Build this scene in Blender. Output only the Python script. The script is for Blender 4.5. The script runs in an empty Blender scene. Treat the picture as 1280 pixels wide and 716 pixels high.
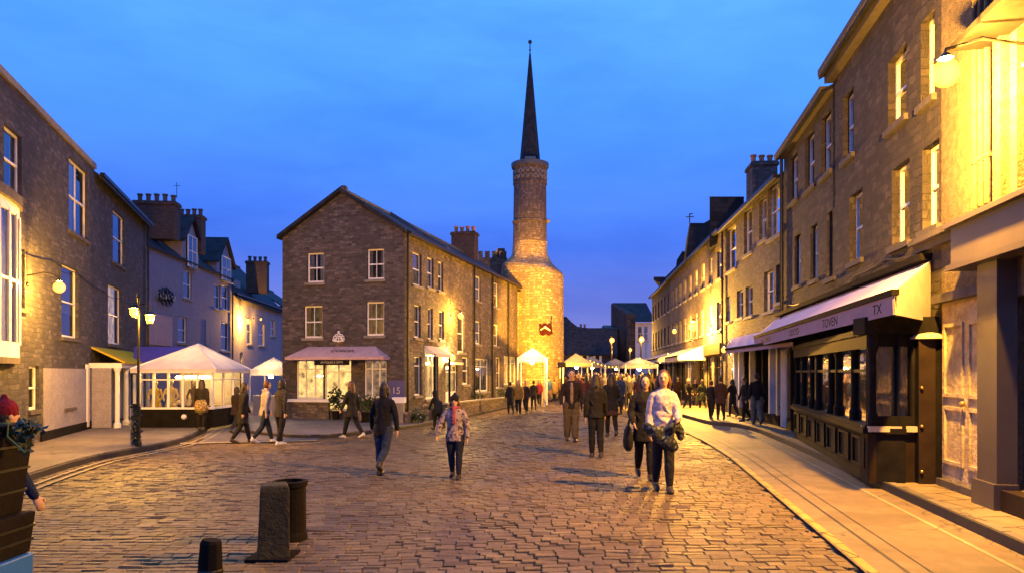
import bpy, math, random
from mathutils import Vector, Matrix, noise
random.seed(7)
sc = bpy.context.scene
COL = sc.collection
F, H, CX, HY = 900.0, 1.72, 640.0, 465.0      # focal (px of a 1280 wide picture), eye height, principal column, horizon row
R = math.radians

# ------------------------------------------------------------------ ground shape and picture -> place
def gz(x, y=0):
    t = min(1, max(0, (1.5 - x) / 3.5)); t = t*t*(3-2*t)
    return -0.2*t
def ground(px, py, h=0.0):
    z = 0.0; x = y = 0
    for _ in range(30):
        y = (H - z) * F / (py - HY); x = (px - CX) / F * y; z = gz(x, y) + h
    return Vector((x, y, z))
def at(px, py, Y):
    return Vector(((px-CX)/F*Y, Y, H + (HY-py)/F*Y))
class Fr:
    def __init__(s, P, D, sgn):
        s.P = Vector((P[0], P[1])); s.D = Vector(D).normalized(); s.N = Vector((s.D.y, -s.D.x))*sgn; s.sgn = sgn
    def hit(s, px, py, off=0.0):
        k = (px-CX)/F; P = s.P + s.N*off
        u = (k*P.y - P.x) / (s.D.x - k*s.D.y); t = P.y + u*s.D.y
        return u, H + (HY-py)/F*t
    def u(s, px): return s.hit(px, HY)[0]
    def pt(s, u, off, z):
        p = s.P + s.D*u + s.N*off
        return Vector((p.x, p.y, z))
    def box(s, mb, u0, u1, o0, o1, z0, z1):
        c = [s.pt(u, o, z) for z in (z0, z1) for u, o in ((u0,o0),(u1,o0),(u1,o1),(u0,o1))]
        mb.add(c, [(0,3,2,1),(4,5,6,7),(0,1,5,4),(1,2,6,5),(2,3,7,6),(3,0,4,7)])
    def quad(s, mb, u0, u1, off, z0, z1):
        mb.add([s.pt(u0,off,z0), s.pt(u1,off,z0), s.pt(u1,off,z1), s.pt(u0,off,z1)], [(0,1,2,3)])

# ------------------------------------------------------------------ mesh building
def topof(o):
    while o.parent: o = o.parent
    return o
class MB:
    def __init__(s): s.v = []; s.f = []
    def add(s, vs, fs):
        n = len(s.v); s.v += [Vector(v) for v in vs]; s.f += [tuple(i+n for i in f) for f in fs]
    def box(s, x0, x1, y0, y1, z0, z1):
        s.add([(x0,y0,z0),(x1,y0,z0),(x1,y1,z0),(x0,y1,z0),(x0,y0,z1),(x1,y0,z1),(x1,y1,z1),(x0,y1,z1)],
              [(0,3,2,1),(4,5,6,7),(0,1,5,4),(1,2,6,5),(2,3,7,6),(3,0,4,7)])
    def loft(s, pts, rads, seg=10, side=(1,0,0), round_ends=True):
        pts = [Vector(p) for p in pts]; rads = [(r, r) if not isinstance(r, tuple) else r for r in rads]
        if round_ends:
            d0 = (pts[0]-pts[1]).normalized(); d1 = (pts[-1]-pts[-2]).normalized()
            a = min(rads[0]); b = min(rads[-1])
            pts = [pts[0]+d0*a*.8] + pts + [pts[-1]+d1*b*.8]
            rads = [(rads[0][0]*.45, rads[0][1]*.45)] + rads + [(rads[-1][0]*.45, rads[-1][1]*.45)]
        n = len(pts); rings = []
        for i, p in enumerate(pts):
            t = (pts[min(i+1, n-1)] - pts[max(i-1, 0)]).normalized()
            S = Vector(side); S = S - t*S.dot(t)
            if S.length < .05: S = Vector((0,1,0)); S = S - t*S.dot(t)
            S.normalize(); U = t.cross(S)
            rings.append([p + S*rads[i][0]*math.cos(2*math.pi*k/seg) + U*rads[i][1]*math.sin(2*math.pi*k/seg) for k in range(seg)])
        vs = [v for r in rings for v in r]; fs = []
        for i in range(n-1):
            for k in range(seg):
                a, b = i*seg+k, i*seg+(k+1) % seg
                fs.append((a, b, b+seg, a+seg))
        fs.append(tuple(range(seg-1, -1, -1))); fs.append(tuple((n-1)*seg+k for k in range(seg)))
        s.add(vs, fs)
    def tube(s, pts, r, seg=8): s.loft(pts, [r]*len(pts), seg, round_ends=False)
    def lathe(s, prof, cx, cy, seg=24, shift=None):
        vs = []; fs = []; n = len(prof)
        for i, (r, z) in enumerate(prof):
            dx, dy = (shift[i] if shift else (0, 0))
            for k in range(seg):
                a = 2*math.pi*k/seg; vs.append((cx+dx+r*math.cos(a), cy+dy+r*math.sin(a), z))
        for i in range(n-1):
            for k in range(seg):
                a, b = i*seg+k, i*seg+(k+1) % seg
                fs.append((a, b, b+seg, a+seg))
        fs.append(tuple(range(seg-1, -1, -1))); fs.append(tuple((n-1)*seg+k for k in range(seg)))
        s.add(vs, fs)
    def sphere(s, c, r, seg=12, rings=8):
        if not isinstance(r, tuple): r = (r, r, r)
        c = Vector(c); vs = [c+Vector((0,0,-r[2]))]; fs = []
        for i in range(1, rings):
            t = math.pi*i/rings
            for k in range(seg):
                a = 2*math.pi*k/seg
                vs.append(c+Vector((r[0]*math.sin(t)*math.cos(a), r[1]*math.sin(t)*math.sin(a), -r[2]*math.cos(t))))
        vs.append(c+Vector((0,0,r[2])))
        for k in range(seg):
            fs.append((0, 1+(k+1) % seg, 1+k)); m = 1+(rings-2)*seg
            fs.append((m+k, m+(k+1) % seg, len(vs)-1))
        for i in range(rings-2):
            for k in range(seg):
                a, b = 1+i*seg+k, 1+i*seg+(k+1) % seg
                fs.append((a, b, b+seg, a+seg))
        s.add(vs, fs)
    def leaves(s, c, rad, n, size, droop=0.0):
        c = Vector(c)
        for _ in range(n):
            d = Vector((random.gauss(0,1), random.gauss(0,1), random.gauss(0,1))).normalized()
            q = random.random()**.45
            p = c + Vector((d.x*rad[0], d.y*rad[1], d.z*rad[2]))*q
            a = Vector((random.gauss(0,1), random.gauss(0,1), random.gauss(0,.6))).normalized()
            b = a.cross(Vector((random.gauss(0,1), random.gauss(0,1), random.gauss(0,1)))).normalized()
            l = size*random.uniform(.6,1.3); w = l*.45
            s.add([p, p+a*l*.5+b*w, p+a*l, p+a*l*.5-b*w], [(0,1,2,3)])
    def build(s, name, mat, parent=None, base=None, smooth=False, local=False, uv=True):
        me = bpy.data.meshes.new(name)
        org = Vector((0,0,0))
        if not local:
            if parent: org = topof(parent).location.copy()
            elif base is not None: org = Vector(base)
        me.from_pydata([tuple(v-org) for v in s.v], [], s.f); me.update()
        me.materials.append(mat)
        if uv:
            L = me.uv_layers.new(name='UVMap').data; ox, oy, oz = org
            for p in me.polygons:
                n = p.normal
                if abs(n.z) > .75:
                    for li in p.loop_indices:
                        co = me.vertices[me.loops[li].vertex_index].co; L[li].uv = (co.x+ox, co.y+oy)
                else:
                    tx, ty = -n.y, n.x; q = math.hypot(tx, ty); tx /= q; ty /= q
                    if tx + ty*1.3 < 0: tx, ty = -tx, -ty
                    for li in p.loop_indices:
                        co = me.vertices[me.loops[li].vertex_index].co
                        L[li].uv = ((co.x+ox)*tx+(co.y+oy)*ty, (co.z+oz)/max(.3, math.sqrt(max(0, 1-n.z*n.z))))
        if smooth:
            for p in me.polygons: p.use_smooth = True
        o = bpy.data.objects.new(name, me); COL.objects.link(o)
        if parent: o.parent = parent
        else: o.location = org
        return o
def tag(o, label, cat, group=None):
    o['label'] = label; o['category'] = cat
    if group: o['group'] = group
    return o
def thing(name, label, cat, loc, rz=0, group=None):
    o = bpy.data.objects.new(name, None); COL.objects.link(o); o.location = loc; o.rotation_euler = (0,0,rz)
    o.empty_display_size = .2
    return tag(o, label, cat, group)
def struct(o, kind='structure'):
    o['kind'] = kind; return o

# ------------------------------------------------------------------ materials
def newmat(name):
    m = bpy.data.materials.new(name); m.use_nodes = True
    nt = m.node_tree; nt.nodes.clear()
    return m, nt
def N(nt, t, **kw):
    n = nt.nodes.new(t)
    for k, v in kw.items():
        if k in n.inputs.keys(): n.inputs[k].default_value = v
        else: setattr(n, k, v)
    return n
def c4(c): return (c[0], c[1], c[2], 1)
def mixc(nt, fac, a, b, blend='MIX'):
    n = nt.nodes.new('ShaderNodeMix'); n.data_type = 'RGBA'; n.blend_type = blend
    for i, v in ((0, fac), (6, a), (7, b)):
        if isinstance(v, bpy.types.NodeSocket): nt.links.new(v, n.inputs[i])
        elif isinstance(v, (tuple, list)): n.inputs[i].default_value = c4(v)
        else: n.inputs[i].default_value = v
    return n.outputs[2]
def out(nt, sh):
    o = nt.nodes.new('ShaderNodeOutputMaterial'); nt.links.new(sh, o.inputs[0])
def ramp(nt, fac, stops):
    r = nt.nodes.new('ShaderNodeValToRGB'); e = r.color_ramp.elements
    while len(e) < len(stops): e.new(.5)
    for i, (p, c) in enumerate(stops): e[i].position = p; e[i].color = c4(c) if len(c) == 3 else c
    nt.links.new(fac, r.inputs[0]); return r.outputs[0]
def noise_(nt, vec, scale, detail=4, rough=.6):
    n = N(nt, 'ShaderNodeTexNoise', Scale=scale, Detail=detail, Roughness=rough)
    if vec: nt.links.new(vec, n.inputs['Vector'])
    return n.outputs['Fac']
def coords(nt, kind='UV'):
    return nt.nodes.new('ShaderNodeTexCoord').outputs[kind]
def distort(nt, vec, amt, scale):
    n = N(nt, 'ShaderNodeTexNoise', Scale=scale, Detail=2); nt.links.new(vec, n.inputs['Vector'])
    s = nt.nodes.new('ShaderNodeVectorMath'); s.operation = 'SUBTRACT'; nt.links.new(n.outputs['Color'], s.inputs[0]); s.inputs[1].default_value = (.5,.5,.5)
    m = nt.nodes.new('ShaderNodeVectorMath'); m.operation = 'SCALE'; nt.links.new(s.outputs[0], m.inputs[0]); m.inputs['Scale'].default_value = amt
    a = nt.nodes.new('ShaderNodeVectorMath'); a.operation = 'ADD'; nt.links.new(vec, a.inputs[0]); nt.links.new(m.outputs[0], a.inputs[1])
    return a.outputs[0]
def finish(nt, col, rough=.8, bump=None, bstr=.4, bdist=.02, spec=.3, metal=0, **kw):
    b = N(nt, 'ShaderNodeBsdfPrincipled', Roughness=rough if not isinstance(rough, bpy.types.NodeSocket) else .5, Metallic=metal)
    b.inputs['Specular IOR Level'].default_value = spec
    if isinstance(rough, bpy.types.NodeSocket): nt.links.new(rough, b.inputs['Roughness'])
    if isinstance(col, bpy.types.NodeSocket): nt.links.new(col, b.inputs['Base Color'])
    else: b.inputs['Base Color'].default_value = c4(col)
    if bump is not None:
        bp = N(nt, 'ShaderNodeBump', Strength=bstr, Distance=bdist); nt.links.new(bump, bp.inputs['Height']); nt.links.new(bp.outputs[0], b.inputs['Normal'])
    for k, v in kw.items(): b.inputs[k].default_value = v
    out(nt, b.outputs[0]); return b
def math_(nt, op, a, b=0.0):
    n = nt.nodes.new('ShaderNodeMath'); n.operation = op
    for i, v in ((0, a), (1, b)):
        if isinstance(v, bpy.types.NodeSocket): nt.links.new(v, n.inputs[i])
        else: n.inputs[i].default_value = v
    return n.outputs[0]
def masonry(name, c1, c2, mortar, bw=.34, bh=.16, bump=.8, dist=.06, stain=(.05,.045,.04), msize=.016):
    m, nt = newmat(name); uv = coords(nt)
    d = distort(nt, distort(nt, uv, dist, 2.2), dist*.5, 9)
    b = N(nt, 'ShaderNodeTexBrick', Scale=1.0); b.offset_frequency = 2; b.squash = .75; b.squash_frequency = 3
    b.inputs['Brick Width'].default_value = bw; b.inputs['Row Height'].default_value = bh
    b.inputs['Mortar Size'].default_value = msize; b.inputs['Mortar Smooth'].default_value = .5
    b.inputs['Color1'].default_value = (0,0,0,1); b.inputs['Color2'].default_value = (1,1,1,1); b.inputs['Mortar'].default_value = (.5,.5,.5,1)
    nt.links.new(d, b.inputs['Vector'])
    tone = ramp(nt, b.outputs['Color'], [(0, c1), (.5, tuple((a+q)/2 for a, q in zip(c1, c2))), (.8, c2), (1, tuple(min(1, a*1.3) for a in c2))])
    n1 = noise_(nt, uv, 9, 6, .7); n2 = noise_(nt, uv, .7, 4, .6)
    col = mixc(nt, .55, tone, ramp(nt, n1, [(.3, (.35,.35,.35)), (.7, (1.25,1.2,1.15))]), 'MULTIPLY')
    col = mixc(nt, math_(nt, 'MULTIPLY', b.outputs['Fac'], .8), col, mortar)
    col = mixc(nt, ramp(nt, n2, [(.42, (0,0,0)), (.72, (.65,.65,.65))]), col, stain)
    mp = N(nt, 'ShaderNodeMapping'); nt.links.new(uv, mp.inputs[0]); mp.inputs['Scale'].default_value = (1.6,.22,1)
    col = mixc(nt, ramp(nt, noise_(nt, mp.outputs[0], 1.3, 6, .65), [(.5,(0,0,0)),(.72,(.6,.6,.6))]), col, stain)
    hgt = math_(nt, 'ADD', math_(nt, 'MULTIPLY', math_(nt, 'SUBTRACT', 1.0, b.outputs['Fac']), .8), math_(nt, 'MULTIPLY', n1, .7))
    hgt = math_(nt, 'ADD', hgt, math_(nt, 'MULTIPLY', b.outputs['Color'], .35))
    finish(nt, col, .88, hgt, bump, .03)
    return m
def render_mat(name, c1, c2, stain, grain=60, bump=.5, rough=.9):
    m, nt = newmat(name); uv = coords(nt)
    n1 = noise_(nt, uv, grain, 3, .7); n2 = noise_(nt, uv, .9, 6, .65); n3 = noise_(nt, uv, 5, 5, .7)
    mp = N(nt, 'ShaderNodeMapping'); nt.links.new(uv, mp.inputs[0]); mp.inputs['Scale'].default_value = (3.0,.35,1)
    n4 = noise_(nt, mp.outputs[0], 1.2, 5, .6)
    col = mixc(nt, ramp(nt, n2, [(.3,(0,0,0)),(.7,(1,1,1))]), c1, c2)
    col = mixc(nt, ramp(nt, n4, [(.5,(0,0,0)),(.8,(.55,.55,.55))]), col, stain)
    col = mixc(nt, .45, col, ramp(nt, n3, [(.3,(.5,.5,.5)),(.7,(1.2,1.2,1.2))]), 'MULTIPLY')
    col = mixc(nt, .5, col, ramp(nt, noise_(nt, uv, grain*.35, 5, .75), [(.38,(.45,.43,.42)),(.62,(1.5,1.48,1.45))]), 'MULTIPLY')
    finish(nt, col, rough, math_(nt, 'ADD', n1, n3), bump, .02)
    return m
def slate_mat(name, c=(.018,.019,.026)):
    m, nt = newmat(name); uv = coords(nt)
    b = N(nt, 'ShaderNodeTexBrick', Scale=1.0)
    b.inputs['Brick Width'].default_value = .3; b.inputs['Row Height'].default_value = .2; b.inputs['Mortar Size'].default_value = .008
    b.inputs['Color1'].default_value = (0,0,0,1); b.inputs['Color2'].default_value = (1,1,1,1); b.inputs['Mortar'].default_value = (0,0,0,1)
    nt.links.new(distort(nt, uv, .02, 3), b.inputs['Vector'])
    n1 = noise_(nt, uv, 2.2, 6, .7)
    col = mixc(nt, b.outputs['Color'], tuple(x*.6 for x in c), tuple(x*1.5 for x in c))
    col = mixc(nt, ramp(nt, n1, [(.5,(0,0,0)),(.75,(.5,.5,.5))]), col, (.022,.024,.02))
    finish(nt, col, .72, math_(nt, 'SUBTRACT', b.outputs['Color'], math_(nt, 'MULTIPLY', b.outputs['Fac'], 2.0)), .5, .015, spec=.2)
    return m
def plain(name, c, rough=.6, bump=.15, scale=25, var=.25, metal=0, spec=.4, kind='Object'):
    m, nt = newmat(name); v = coords(nt, kind)
    n1 = noise_(nt, v, scale, 5, .65); n2 = noise_(nt, v, scale*.12, 4, .6)
    col = mixc(nt, ramp(nt, n2, [(.3,(0,0,0)),(.7,(1,1,1))]), tuple(x*(1-var) for x in c), tuple(min(1,x*(1+var)) for x in c))
    finish(nt, col, rough, n1, bump, .01, metal=metal, spec=spec)
    return m
_fab = {}
def fabric(c, pattern=None, c2=None):
    k = (tuple(round(x,3) for x in c), pattern)
    if k in _fab: return _fab[k]
    m, nt = newmat('fabric'); v = coords(nt, 'Object')
    n1 = noise_(nt, v, 9, 5, .6); n2 = noise_(nt, v, 220, 2)
    if pattern == 'floral':
        vo = N(nt, 'ShaderNodeTexVoronoi', Scale=17.0); nt.links.new(distort(nt, v, .1, 9), vo.inputs['Vector'])
        col = mixc(nt, ramp(nt, vo.outputs['Distance'], [(.25,(1,1,1)),(.5,(0,0,0))]), c, c2)
        col = mixc(nt, .10, col, vo.outputs['Color'], 'OVERLAY')
    elif pattern == 'stripe':
        w = N(nt, 'ShaderNodeTexWave', Scale=6.0, Distortion=1.5); w.bands_direction = 'Z'; nt.links.new(v, w.inputs['Vector'])
        col = mixc(nt, w.outputs['Fac'], c, c2)
    else:
        col = mixc(nt, ramp(nt, n1, [(.3,(0,0,0)),(.7,(1,1,1))]), tuple(x*.55 for x in c), tuple(min(1,x*.95) for x in c))
    finish(nt, col, .85, math_(nt, 'ADD', n1, math_(nt, 'MULTIPLY', n2, .12)), 1.0, .06, spec=.2)
    _fab[k] = m; return m
_em = {}
def emis(col, s):
    k = (col, round(s, 2))
    if k not in _em:
        m, nt = newmat('glowing_glass'); e = N(nt, 'ShaderNodeEmission', Strength=s); e.inputs[0].default_value = c4(col); out(nt, e.outputs[0]); _em[k] = m
    return _em[k]
def amber_glow_glass(flux):
    m, nt = newmat('amber_glow_lamp_glass'); lw = N(nt, 'ShaderNodeLayerWeight', Blend=.35)
    col = ramp(nt, lw.outputs['Facing'], [(0,(1.0,.52,.09)),(.5,(1.0,.36,.03)),(1,(.9,.2,.01))])  # lamp glow painted as emission, yellow centre to orange rim
    e = N(nt, 'ShaderNodeEmission', Strength=1.7); nt.links.new(col, e.inputs[0]); t = N(nt, 'ShaderNodeBsdfTransparent'); t.inputs[0].default_value = (.96,.93,.85,1)
    a = nt.nodes.new('ShaderNodeAddShader'); nt.links.new(e.outputs[0], a.inputs[0]); nt.links.new(t.outputs[0], a.inputs[1]); out(nt, a.outputs[0]); return m
def bulb_light(p, flux, col, root, r=.05):
    l = bpy.data.lights.new('lamp_bulb', 'POINT'); l.energy = flux; l.color = col; l.shadow_soft_size = r
    o = bpy.data.objects.new('lamp_bulb', l); COL.objects.link(o); o.parent = root; o.location = Vector(p)-topof(root).location; return o
def litroom(name, warm, dark, s, scale=3.0, amb=.25):
    m, nt = newmat(name); uv = coords(nt)
    vo = N(nt, 'ShaderNodeTexVoronoi', Scale=scale); vo.feature = 'F1'; nt.links.new(distort(nt, uv, .25, 3), vo.inputs['Vector'])
    n1 = noise_(nt, uv, 4, 5, .7)
    col = mixc(nt, ramp(nt, vo.outputs['Distance'], [(.2,(0,0,0)),(.55,(1,1,1))]), dark, warm)
    col = mixc(nt, ramp(nt, n1, [(.4,(0,0,0)),(.65,(1,1,1))]), tuple(x*amb for x in warm), col)
    e = N(nt, 'ShaderNodeEmission', Strength=s); nt.links.new(col, e.inputs[0]); out(nt, e.outputs[0])
    return m
def glass_mat(name, tint=(.75,.8,.85), refl=.16, rough=.03):
    m, nt = newmat(name)
    t = N(nt, 'ShaderNodeBsdfTransparent'); t.inputs[0].default_value = c4(tint)
    g = N(nt, 'ShaderNodeBsdfGlossy', Roughness=rough); g.inputs[0].default_value = (.9,.92,.95,1)
    lw = N(nt, 'ShaderNodeFresnel', IOR=1.5)
    mx = nt.nodes.new('ShaderNodeMixShader')
    bp = N(nt, 'ShaderNodeBump', Strength=.06, Distance=.01); nt.links.new(noise_(nt, coords(nt), 2.5, 2), bp.inputs['Height']); nt.links.new(bp.outputs[0], g.inputs['Normal'])
    nt.links.new(math_(nt, 'ADD', lw.outputs[0], refl), mx.inputs[0]); nt.links.new(t.outputs[0], mx.inputs[1]); nt.links.new(g.outputs[0], mx.inputs[2])
    out(nt, mx.outputs[0]); return m
def canvas_mat(name, c, trans=.35):
    m, nt = newmat(name); v = coords(nt)
    n1 = noise_(nt, v, 3, 5, .6)
    col = mixc(nt, ramp(nt, n1, [(.35,(0,0,0)),(.7,(1,1,1))]), tuple(x*.82 for x in c), c)
    d = N(nt, 'ShaderNodeBsdfDiffuse'); nt.links.new(col, d.inputs[0])
    t = N(nt, 'ShaderNodeBsdfTranslucent'); nt.links.new(col, t.inputs[0])
    mx = nt.nodes.new('ShaderNodeMixShader'); mx.inputs[0].default_value = trans
    bp = N(nt, 'ShaderNodeBump', Strength=.35, Distance=.03); nt.links.new(n1, bp.inputs['Height'])
    nt.links.new(bp.outputs[0], d.inputs['Normal'])
    nt.links.new(d.outputs[0], mx.inputs[1]); nt.links.new(t.outputs[0], mx.inputs[2]); out(nt, mx.outputs[0]); return m

M = {}
M['rubble'] = masonry('dark_rubble_stone', (.055,.045,.045), (.14,.117,.11), (.09,.078,.074), .26, .10, dist=.18)
M['rubble_side'] = masonry('rubble_stone', (.08,.062,.05), (.19,.15,.115), (.12,.10,.085), .25, .11, dist=.15)
M['rubble_right'] = masonry('brown_rubble_stone', (.075,.058,.045), (.17,.135,.10), (.11,.095,.075), .22, .10, dist=.15)
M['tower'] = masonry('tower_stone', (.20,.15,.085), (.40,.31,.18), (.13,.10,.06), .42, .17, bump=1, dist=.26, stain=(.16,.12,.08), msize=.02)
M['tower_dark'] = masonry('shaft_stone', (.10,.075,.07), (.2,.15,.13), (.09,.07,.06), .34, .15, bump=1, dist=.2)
M['harl'] = masonry('rough_grey_rubble', (.046,.043,.052), (.088,.082,.094), (.062,.058,.066), .30, .13, 1.0, .18, (.028,.027,.032))
M['harl_right'] = masonry('rough_brown_rubble', (.032,.027,.028), (.068,.056,.052), (.046,.038,.036), .32, .14, 1.0, .18, (.02,.018,.02))
M['ochre'] = render_mat('ochre_render', (.105,.08,.05), (.16,.125,.08), (.04,.03,.022), 26, 1.0)
M['lilac'] = render_mat('lilac_plaster', (.17,.16,.235), (.20,.19,.265), (.12,.12,.18), 70, .2)
M['lilac_pale'] = render_mat('pale_grey_plaster', (.24,.22,.27), (.28,.26,.31), (.17,.16,.2), 70, .2)
M['whitewash'] = render_mat('whitewash', (.55,.52,.52), (.62,.6,.6), (.4,.38,.38), 70, .2)
M['stain_door'] = render_mat('peeling_ochre_paint', (.42,.33,.2), (.52,.42,.27), (.2,.14,.08), 12, .8, .75)
M['slate'] = slate_mat('slate')
M['white'] = plain('white_paint', (.72,.70,.70), .4, .05, 14, .07)
M['cream'] = plain('cream_paint', (.45,.39,.30), .45, .08, 14, .1)
M['black'] = plain('black_gloss_paint', (.009,.008,.008), .7, .15, 30, .4, spec=.08)
M['darkbrown'] = plain('dark_brown_paint', (.022,.014,.010), .65, .2, 20, .35, spec=.12)
M['iron'] = plain('painted_iron', (.012,.012,.014), .4, .1, 60, .3, metal=.3)
M['lead'] = plain('weathered_lead', (.07,.08,.1), .5, .2, 8, .3)
M['sill'] = plain('stone_dressing', (.2,.18,.16), .85, .4, 40, .25)
M['sill_dark'] = plain('dark_stone_dressing', (.07,.06,.06), .85, .4, 40, .25)
M['brickstack'] = masonry('chimney_brick', (.05,.028,.024), (.10,.052,.04), (.07,.06,.05), .22, .08, .6, .01)
M['pot'] = plain('terracotta', (.4,.15,.07), .8, .3, 40, .2)
M['fascia'] = plain('grey_purple_paint', (.075,.06,.055), .4, .1, 10, .15)
M['timber'] = plain('old_dark_timber', (.010,.008,.007), .9, .8, 18, .4, spec=.08)
M['moss'] = render_mat('mossy_timber', (.026,.022,.014), (.042,.04,.016), (.07,.028,.012), 22, 1.0)
M['bluetarp'] = plain('blue_plastic', (.02,.11,.4), .35, .3, 10, .2)
M['glass'] = glass_mat('window_glass', refl=.12)
M['glass_clear'] = glass_mat('shop_glass', (.92,.92,.9), .04)
M['curtain'] = fabric((.34,.34,.46)); M['curtain_warm'] = fabric((.55,.42,.25))
M['room_dark'] = plain('dark_room', (.02,.02,.025), .9, 0, 3, .4)
M['room_dim'] = litroom('dim_lit_room', (.42,.25,.10), (.1,.05,.03), .55, 2.0)
M['room_warm'] = litroom('warm_lit_room', (1,.62,.2), (.25,.09,.03), 1.1, 2.5, .4)
M['room_shop'] = litroom('bright_shop_interior', (1,.62,.2), (.09,.035,.02), 2.1, 3.0, .55)
M['room_red'] = litroom('shop_shelves', (.6,.36,.22), (.10,.03,.03), .9, 5.0, .3)
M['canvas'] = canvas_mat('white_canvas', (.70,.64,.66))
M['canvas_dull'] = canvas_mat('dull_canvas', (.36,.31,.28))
M['canvas_pink'] = canvas_mat('pink_canvas', (.75,.5,.48))
M['canvas_lilac'] = canvas_mat('lilac_canvas', (.60,.50,.62), .02)
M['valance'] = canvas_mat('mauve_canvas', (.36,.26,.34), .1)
M['canvas_blue'] = canvas_mat('blue_canvas', (.10,.09,.42), .1)
M['canvas_lamplit'] = canvas_mat('lamplit_yellow_canvas', (.85,.62,.06), .3)  # porch canopy: lamplight from beneath is painted in as bright yellow
M['skin'] = plain('skin', (.5,.3,.2), .55, .05, 30, .08)
M['shoe'] = plain('shoe_leather', (.03,.022,.02), .5, .1, 40, .3)
M['shoe_white'] = plain('pale_shoe', (.5,.48,.45), .6, .1, 40, .2)
M['hair_dark'] = plain('dark_hair', (.018,.012,.01), .5, .6, 60, .4)
M['hair_brown'] = plain('brown_hair', (.09,.04,.02), .5, .6, 60, .4)
M['hair_fair'] = plain('fair_hair', (.3,.19,.09), .5, .6, 60, .4)
M['leaf'] = plain('leaf', (.05,.085,.02), .6, .1, 10, .5)
M['leaf_dark'] = plain('dark_leaf', (.02,.035,.015), .6, .1, 10, .5)
M['flower'] = plain('cream_flower', (.5,.42,.3), .7, .1, 10, .3)
M['brass'] = plain('brass', (.5,.35,.12), .35, .05, 30, .1, metal=.9)

# ground materials
def setts_mat():
    m, nt = newmat('granite_setts'); v = coords(nt, 'Object')
    g = nt.nodes.new('ShaderNodeNewGeometry')
    n1 = noise_(nt, v, 22, 5, .7); n2 = noise_(nt, v, .35, 4, .6)
    col = ramp(nt, g.outputs['Random Per Island'], [(0,(.095,.066,.035)),(.25,(.125,.088,.046)),(.6,(.148,.106,.055)),(.9,(.165,.12,.064)),(1,(.20,.148,.082))])
    col = mixc(nt, .7, col, ramp(nt, n1, [(.3,(.5,.5,.5)),(.7,(1.3,1.3,1.3))]), 'MULTIPLY')
    col = mixc(nt, .8, col, ramp(nt, n2, [(.35,(.6,.56,.56)),(.65,(1.15,1.12,1.08))]), 'MULTIPLY')
    rr = ramp(nt, n2, [(.35,(.5,.5,.5)),(.65,(.7,.7,.7))])
    finish(nt, col, rr, n1, .6, .014, spec=.22); return m
def setts_far_mat():
    m, nt = newmat('setts_and_grout'); v = coords(nt, 'Object')
    b = N(nt, 'ShaderNodeTexBrick', Scale=1.0)
    b.inputs['Brick Width'].default_value = .3; b.inputs['Row Height'].default_value = .19; b.inputs['Mortar Size'].default_value = .02
    b.inputs['Color1'].default_value = (.08,.062,.05,1); b.inputs['Color2'].default_value = (.18,.145,.11,1); b.inputs['Mortar'].default_value = (.025,.02,.018,1)
    nt.links.new(distort(nt, v, .05, 2), b.inputs['Vector'])
    finish(nt, b.outputs['Color'], .55, b.outputs['Fac'], -.6, .02, spec=.4); return m
def asphalt(name, c, slab=None):
    m, nt = newmat(name); v = coords(nt, 'Object')
    n1 = noise_(nt, v, 90, 3, .7); n2 = noise_(nt, v, .6, 6, .7); n3 = noise_(nt, v, 4, 5, .7)
    col = mixc(nt, ramp(nt, n2, [(.35,(0,0,0)),(.65,(1,1,1))]), tuple(x*.72 for x in c), tuple(x*1.2 for x in c))
    col = mixc(nt, .5, col, ramp(nt, n3, [(.3,(.6,.6,.6)),(.7,(1.25,1.25,1.25))]), 'MULTIPLY')
    h = n1; pt = ramp(nt, noise_(nt, v, .9, 1, .3), [(.60,(0,0,0)),(.615,(.6,.6,.6))]); col = mixc(nt, pt, col, tuple(x*.6 for x in c))
    vc = N(nt, 'ShaderNodeTexVoronoi', Scale=.7); vc.feature = 'DISTANCE_TO_EDGE'; nt.links.new(distort(nt, v, .5, 2.5), vc.inputs['Vector'])
    col = mixc(nt, ramp(nt, vc.outputs['Distance'], [(.0,(.75,.75,.75)),(.012,(0,0,0))]), col, (.03,.024,.02))
    sp = N(nt, 'ShaderNodeTexVoronoi', Scale=9.0); nt.links.new(v, sp.inputs['Vector']); col = mixc(nt, ramp(nt, sp.outputs['Distance'], [(.07,(.5,.5,.5)),(.10,(0,0,0))]), col, (.05,.045,.04))
    if slab:
        b = N(nt, 'ShaderNodeTexBrick', Scale=1.0)
        b.inputs['Brick Width'].default_value = slab[0]; b.inputs['Row Height'].default_value = slab[1]; b.inputs['Mortar Size'].default_value = .014
        b.inputs['Color1'].default_value = (.8,.8,.8,1); b.inputs['Color2'].default_value = (1.15,1.15,1.15,1); b.inputs['Mortar'].default_value = (.14,.14,.14,1)
        mp = N(nt, 'ShaderNodeMapping'); nt.links.new(v, mp.inputs[0]); mp.inputs['Rotation'].default_value = (0,0,slab[2]); nt.links.new(mp.outputs[0], b.inputs['Vector'])
        col = mixc(nt, 1.0, col, b.outputs['Color'], 'MULTIPLY'); h = math_(nt, 'SUBTRACT', n1, math_(nt, 'MULTIPLY', b.outputs['Fac'], 2.0))
    finish(nt, col, .68, h, .35, .012, spec=.35); return m
M['setts'] = setts_mat(); M['setts_far'] = setts_far_mat()
M['lane'] = asphalt('worn_lane_surface', (.165,.122,.072))
M['asphalt'] = asphalt('pavement_asphalt', (.14,.12,.10))
M['flags'] = asphalt('pavement_flags', (.2,.155,.10), (.75,.5,R(-9.5)))
M['kerb'] = asphalt('kerb_stone', (.14,.12,.10), (.9,.9,R(-9.5))); M['kerb_dark'] = asphalt('dark_kerb_stone', (.035,.03,.028))
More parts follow.
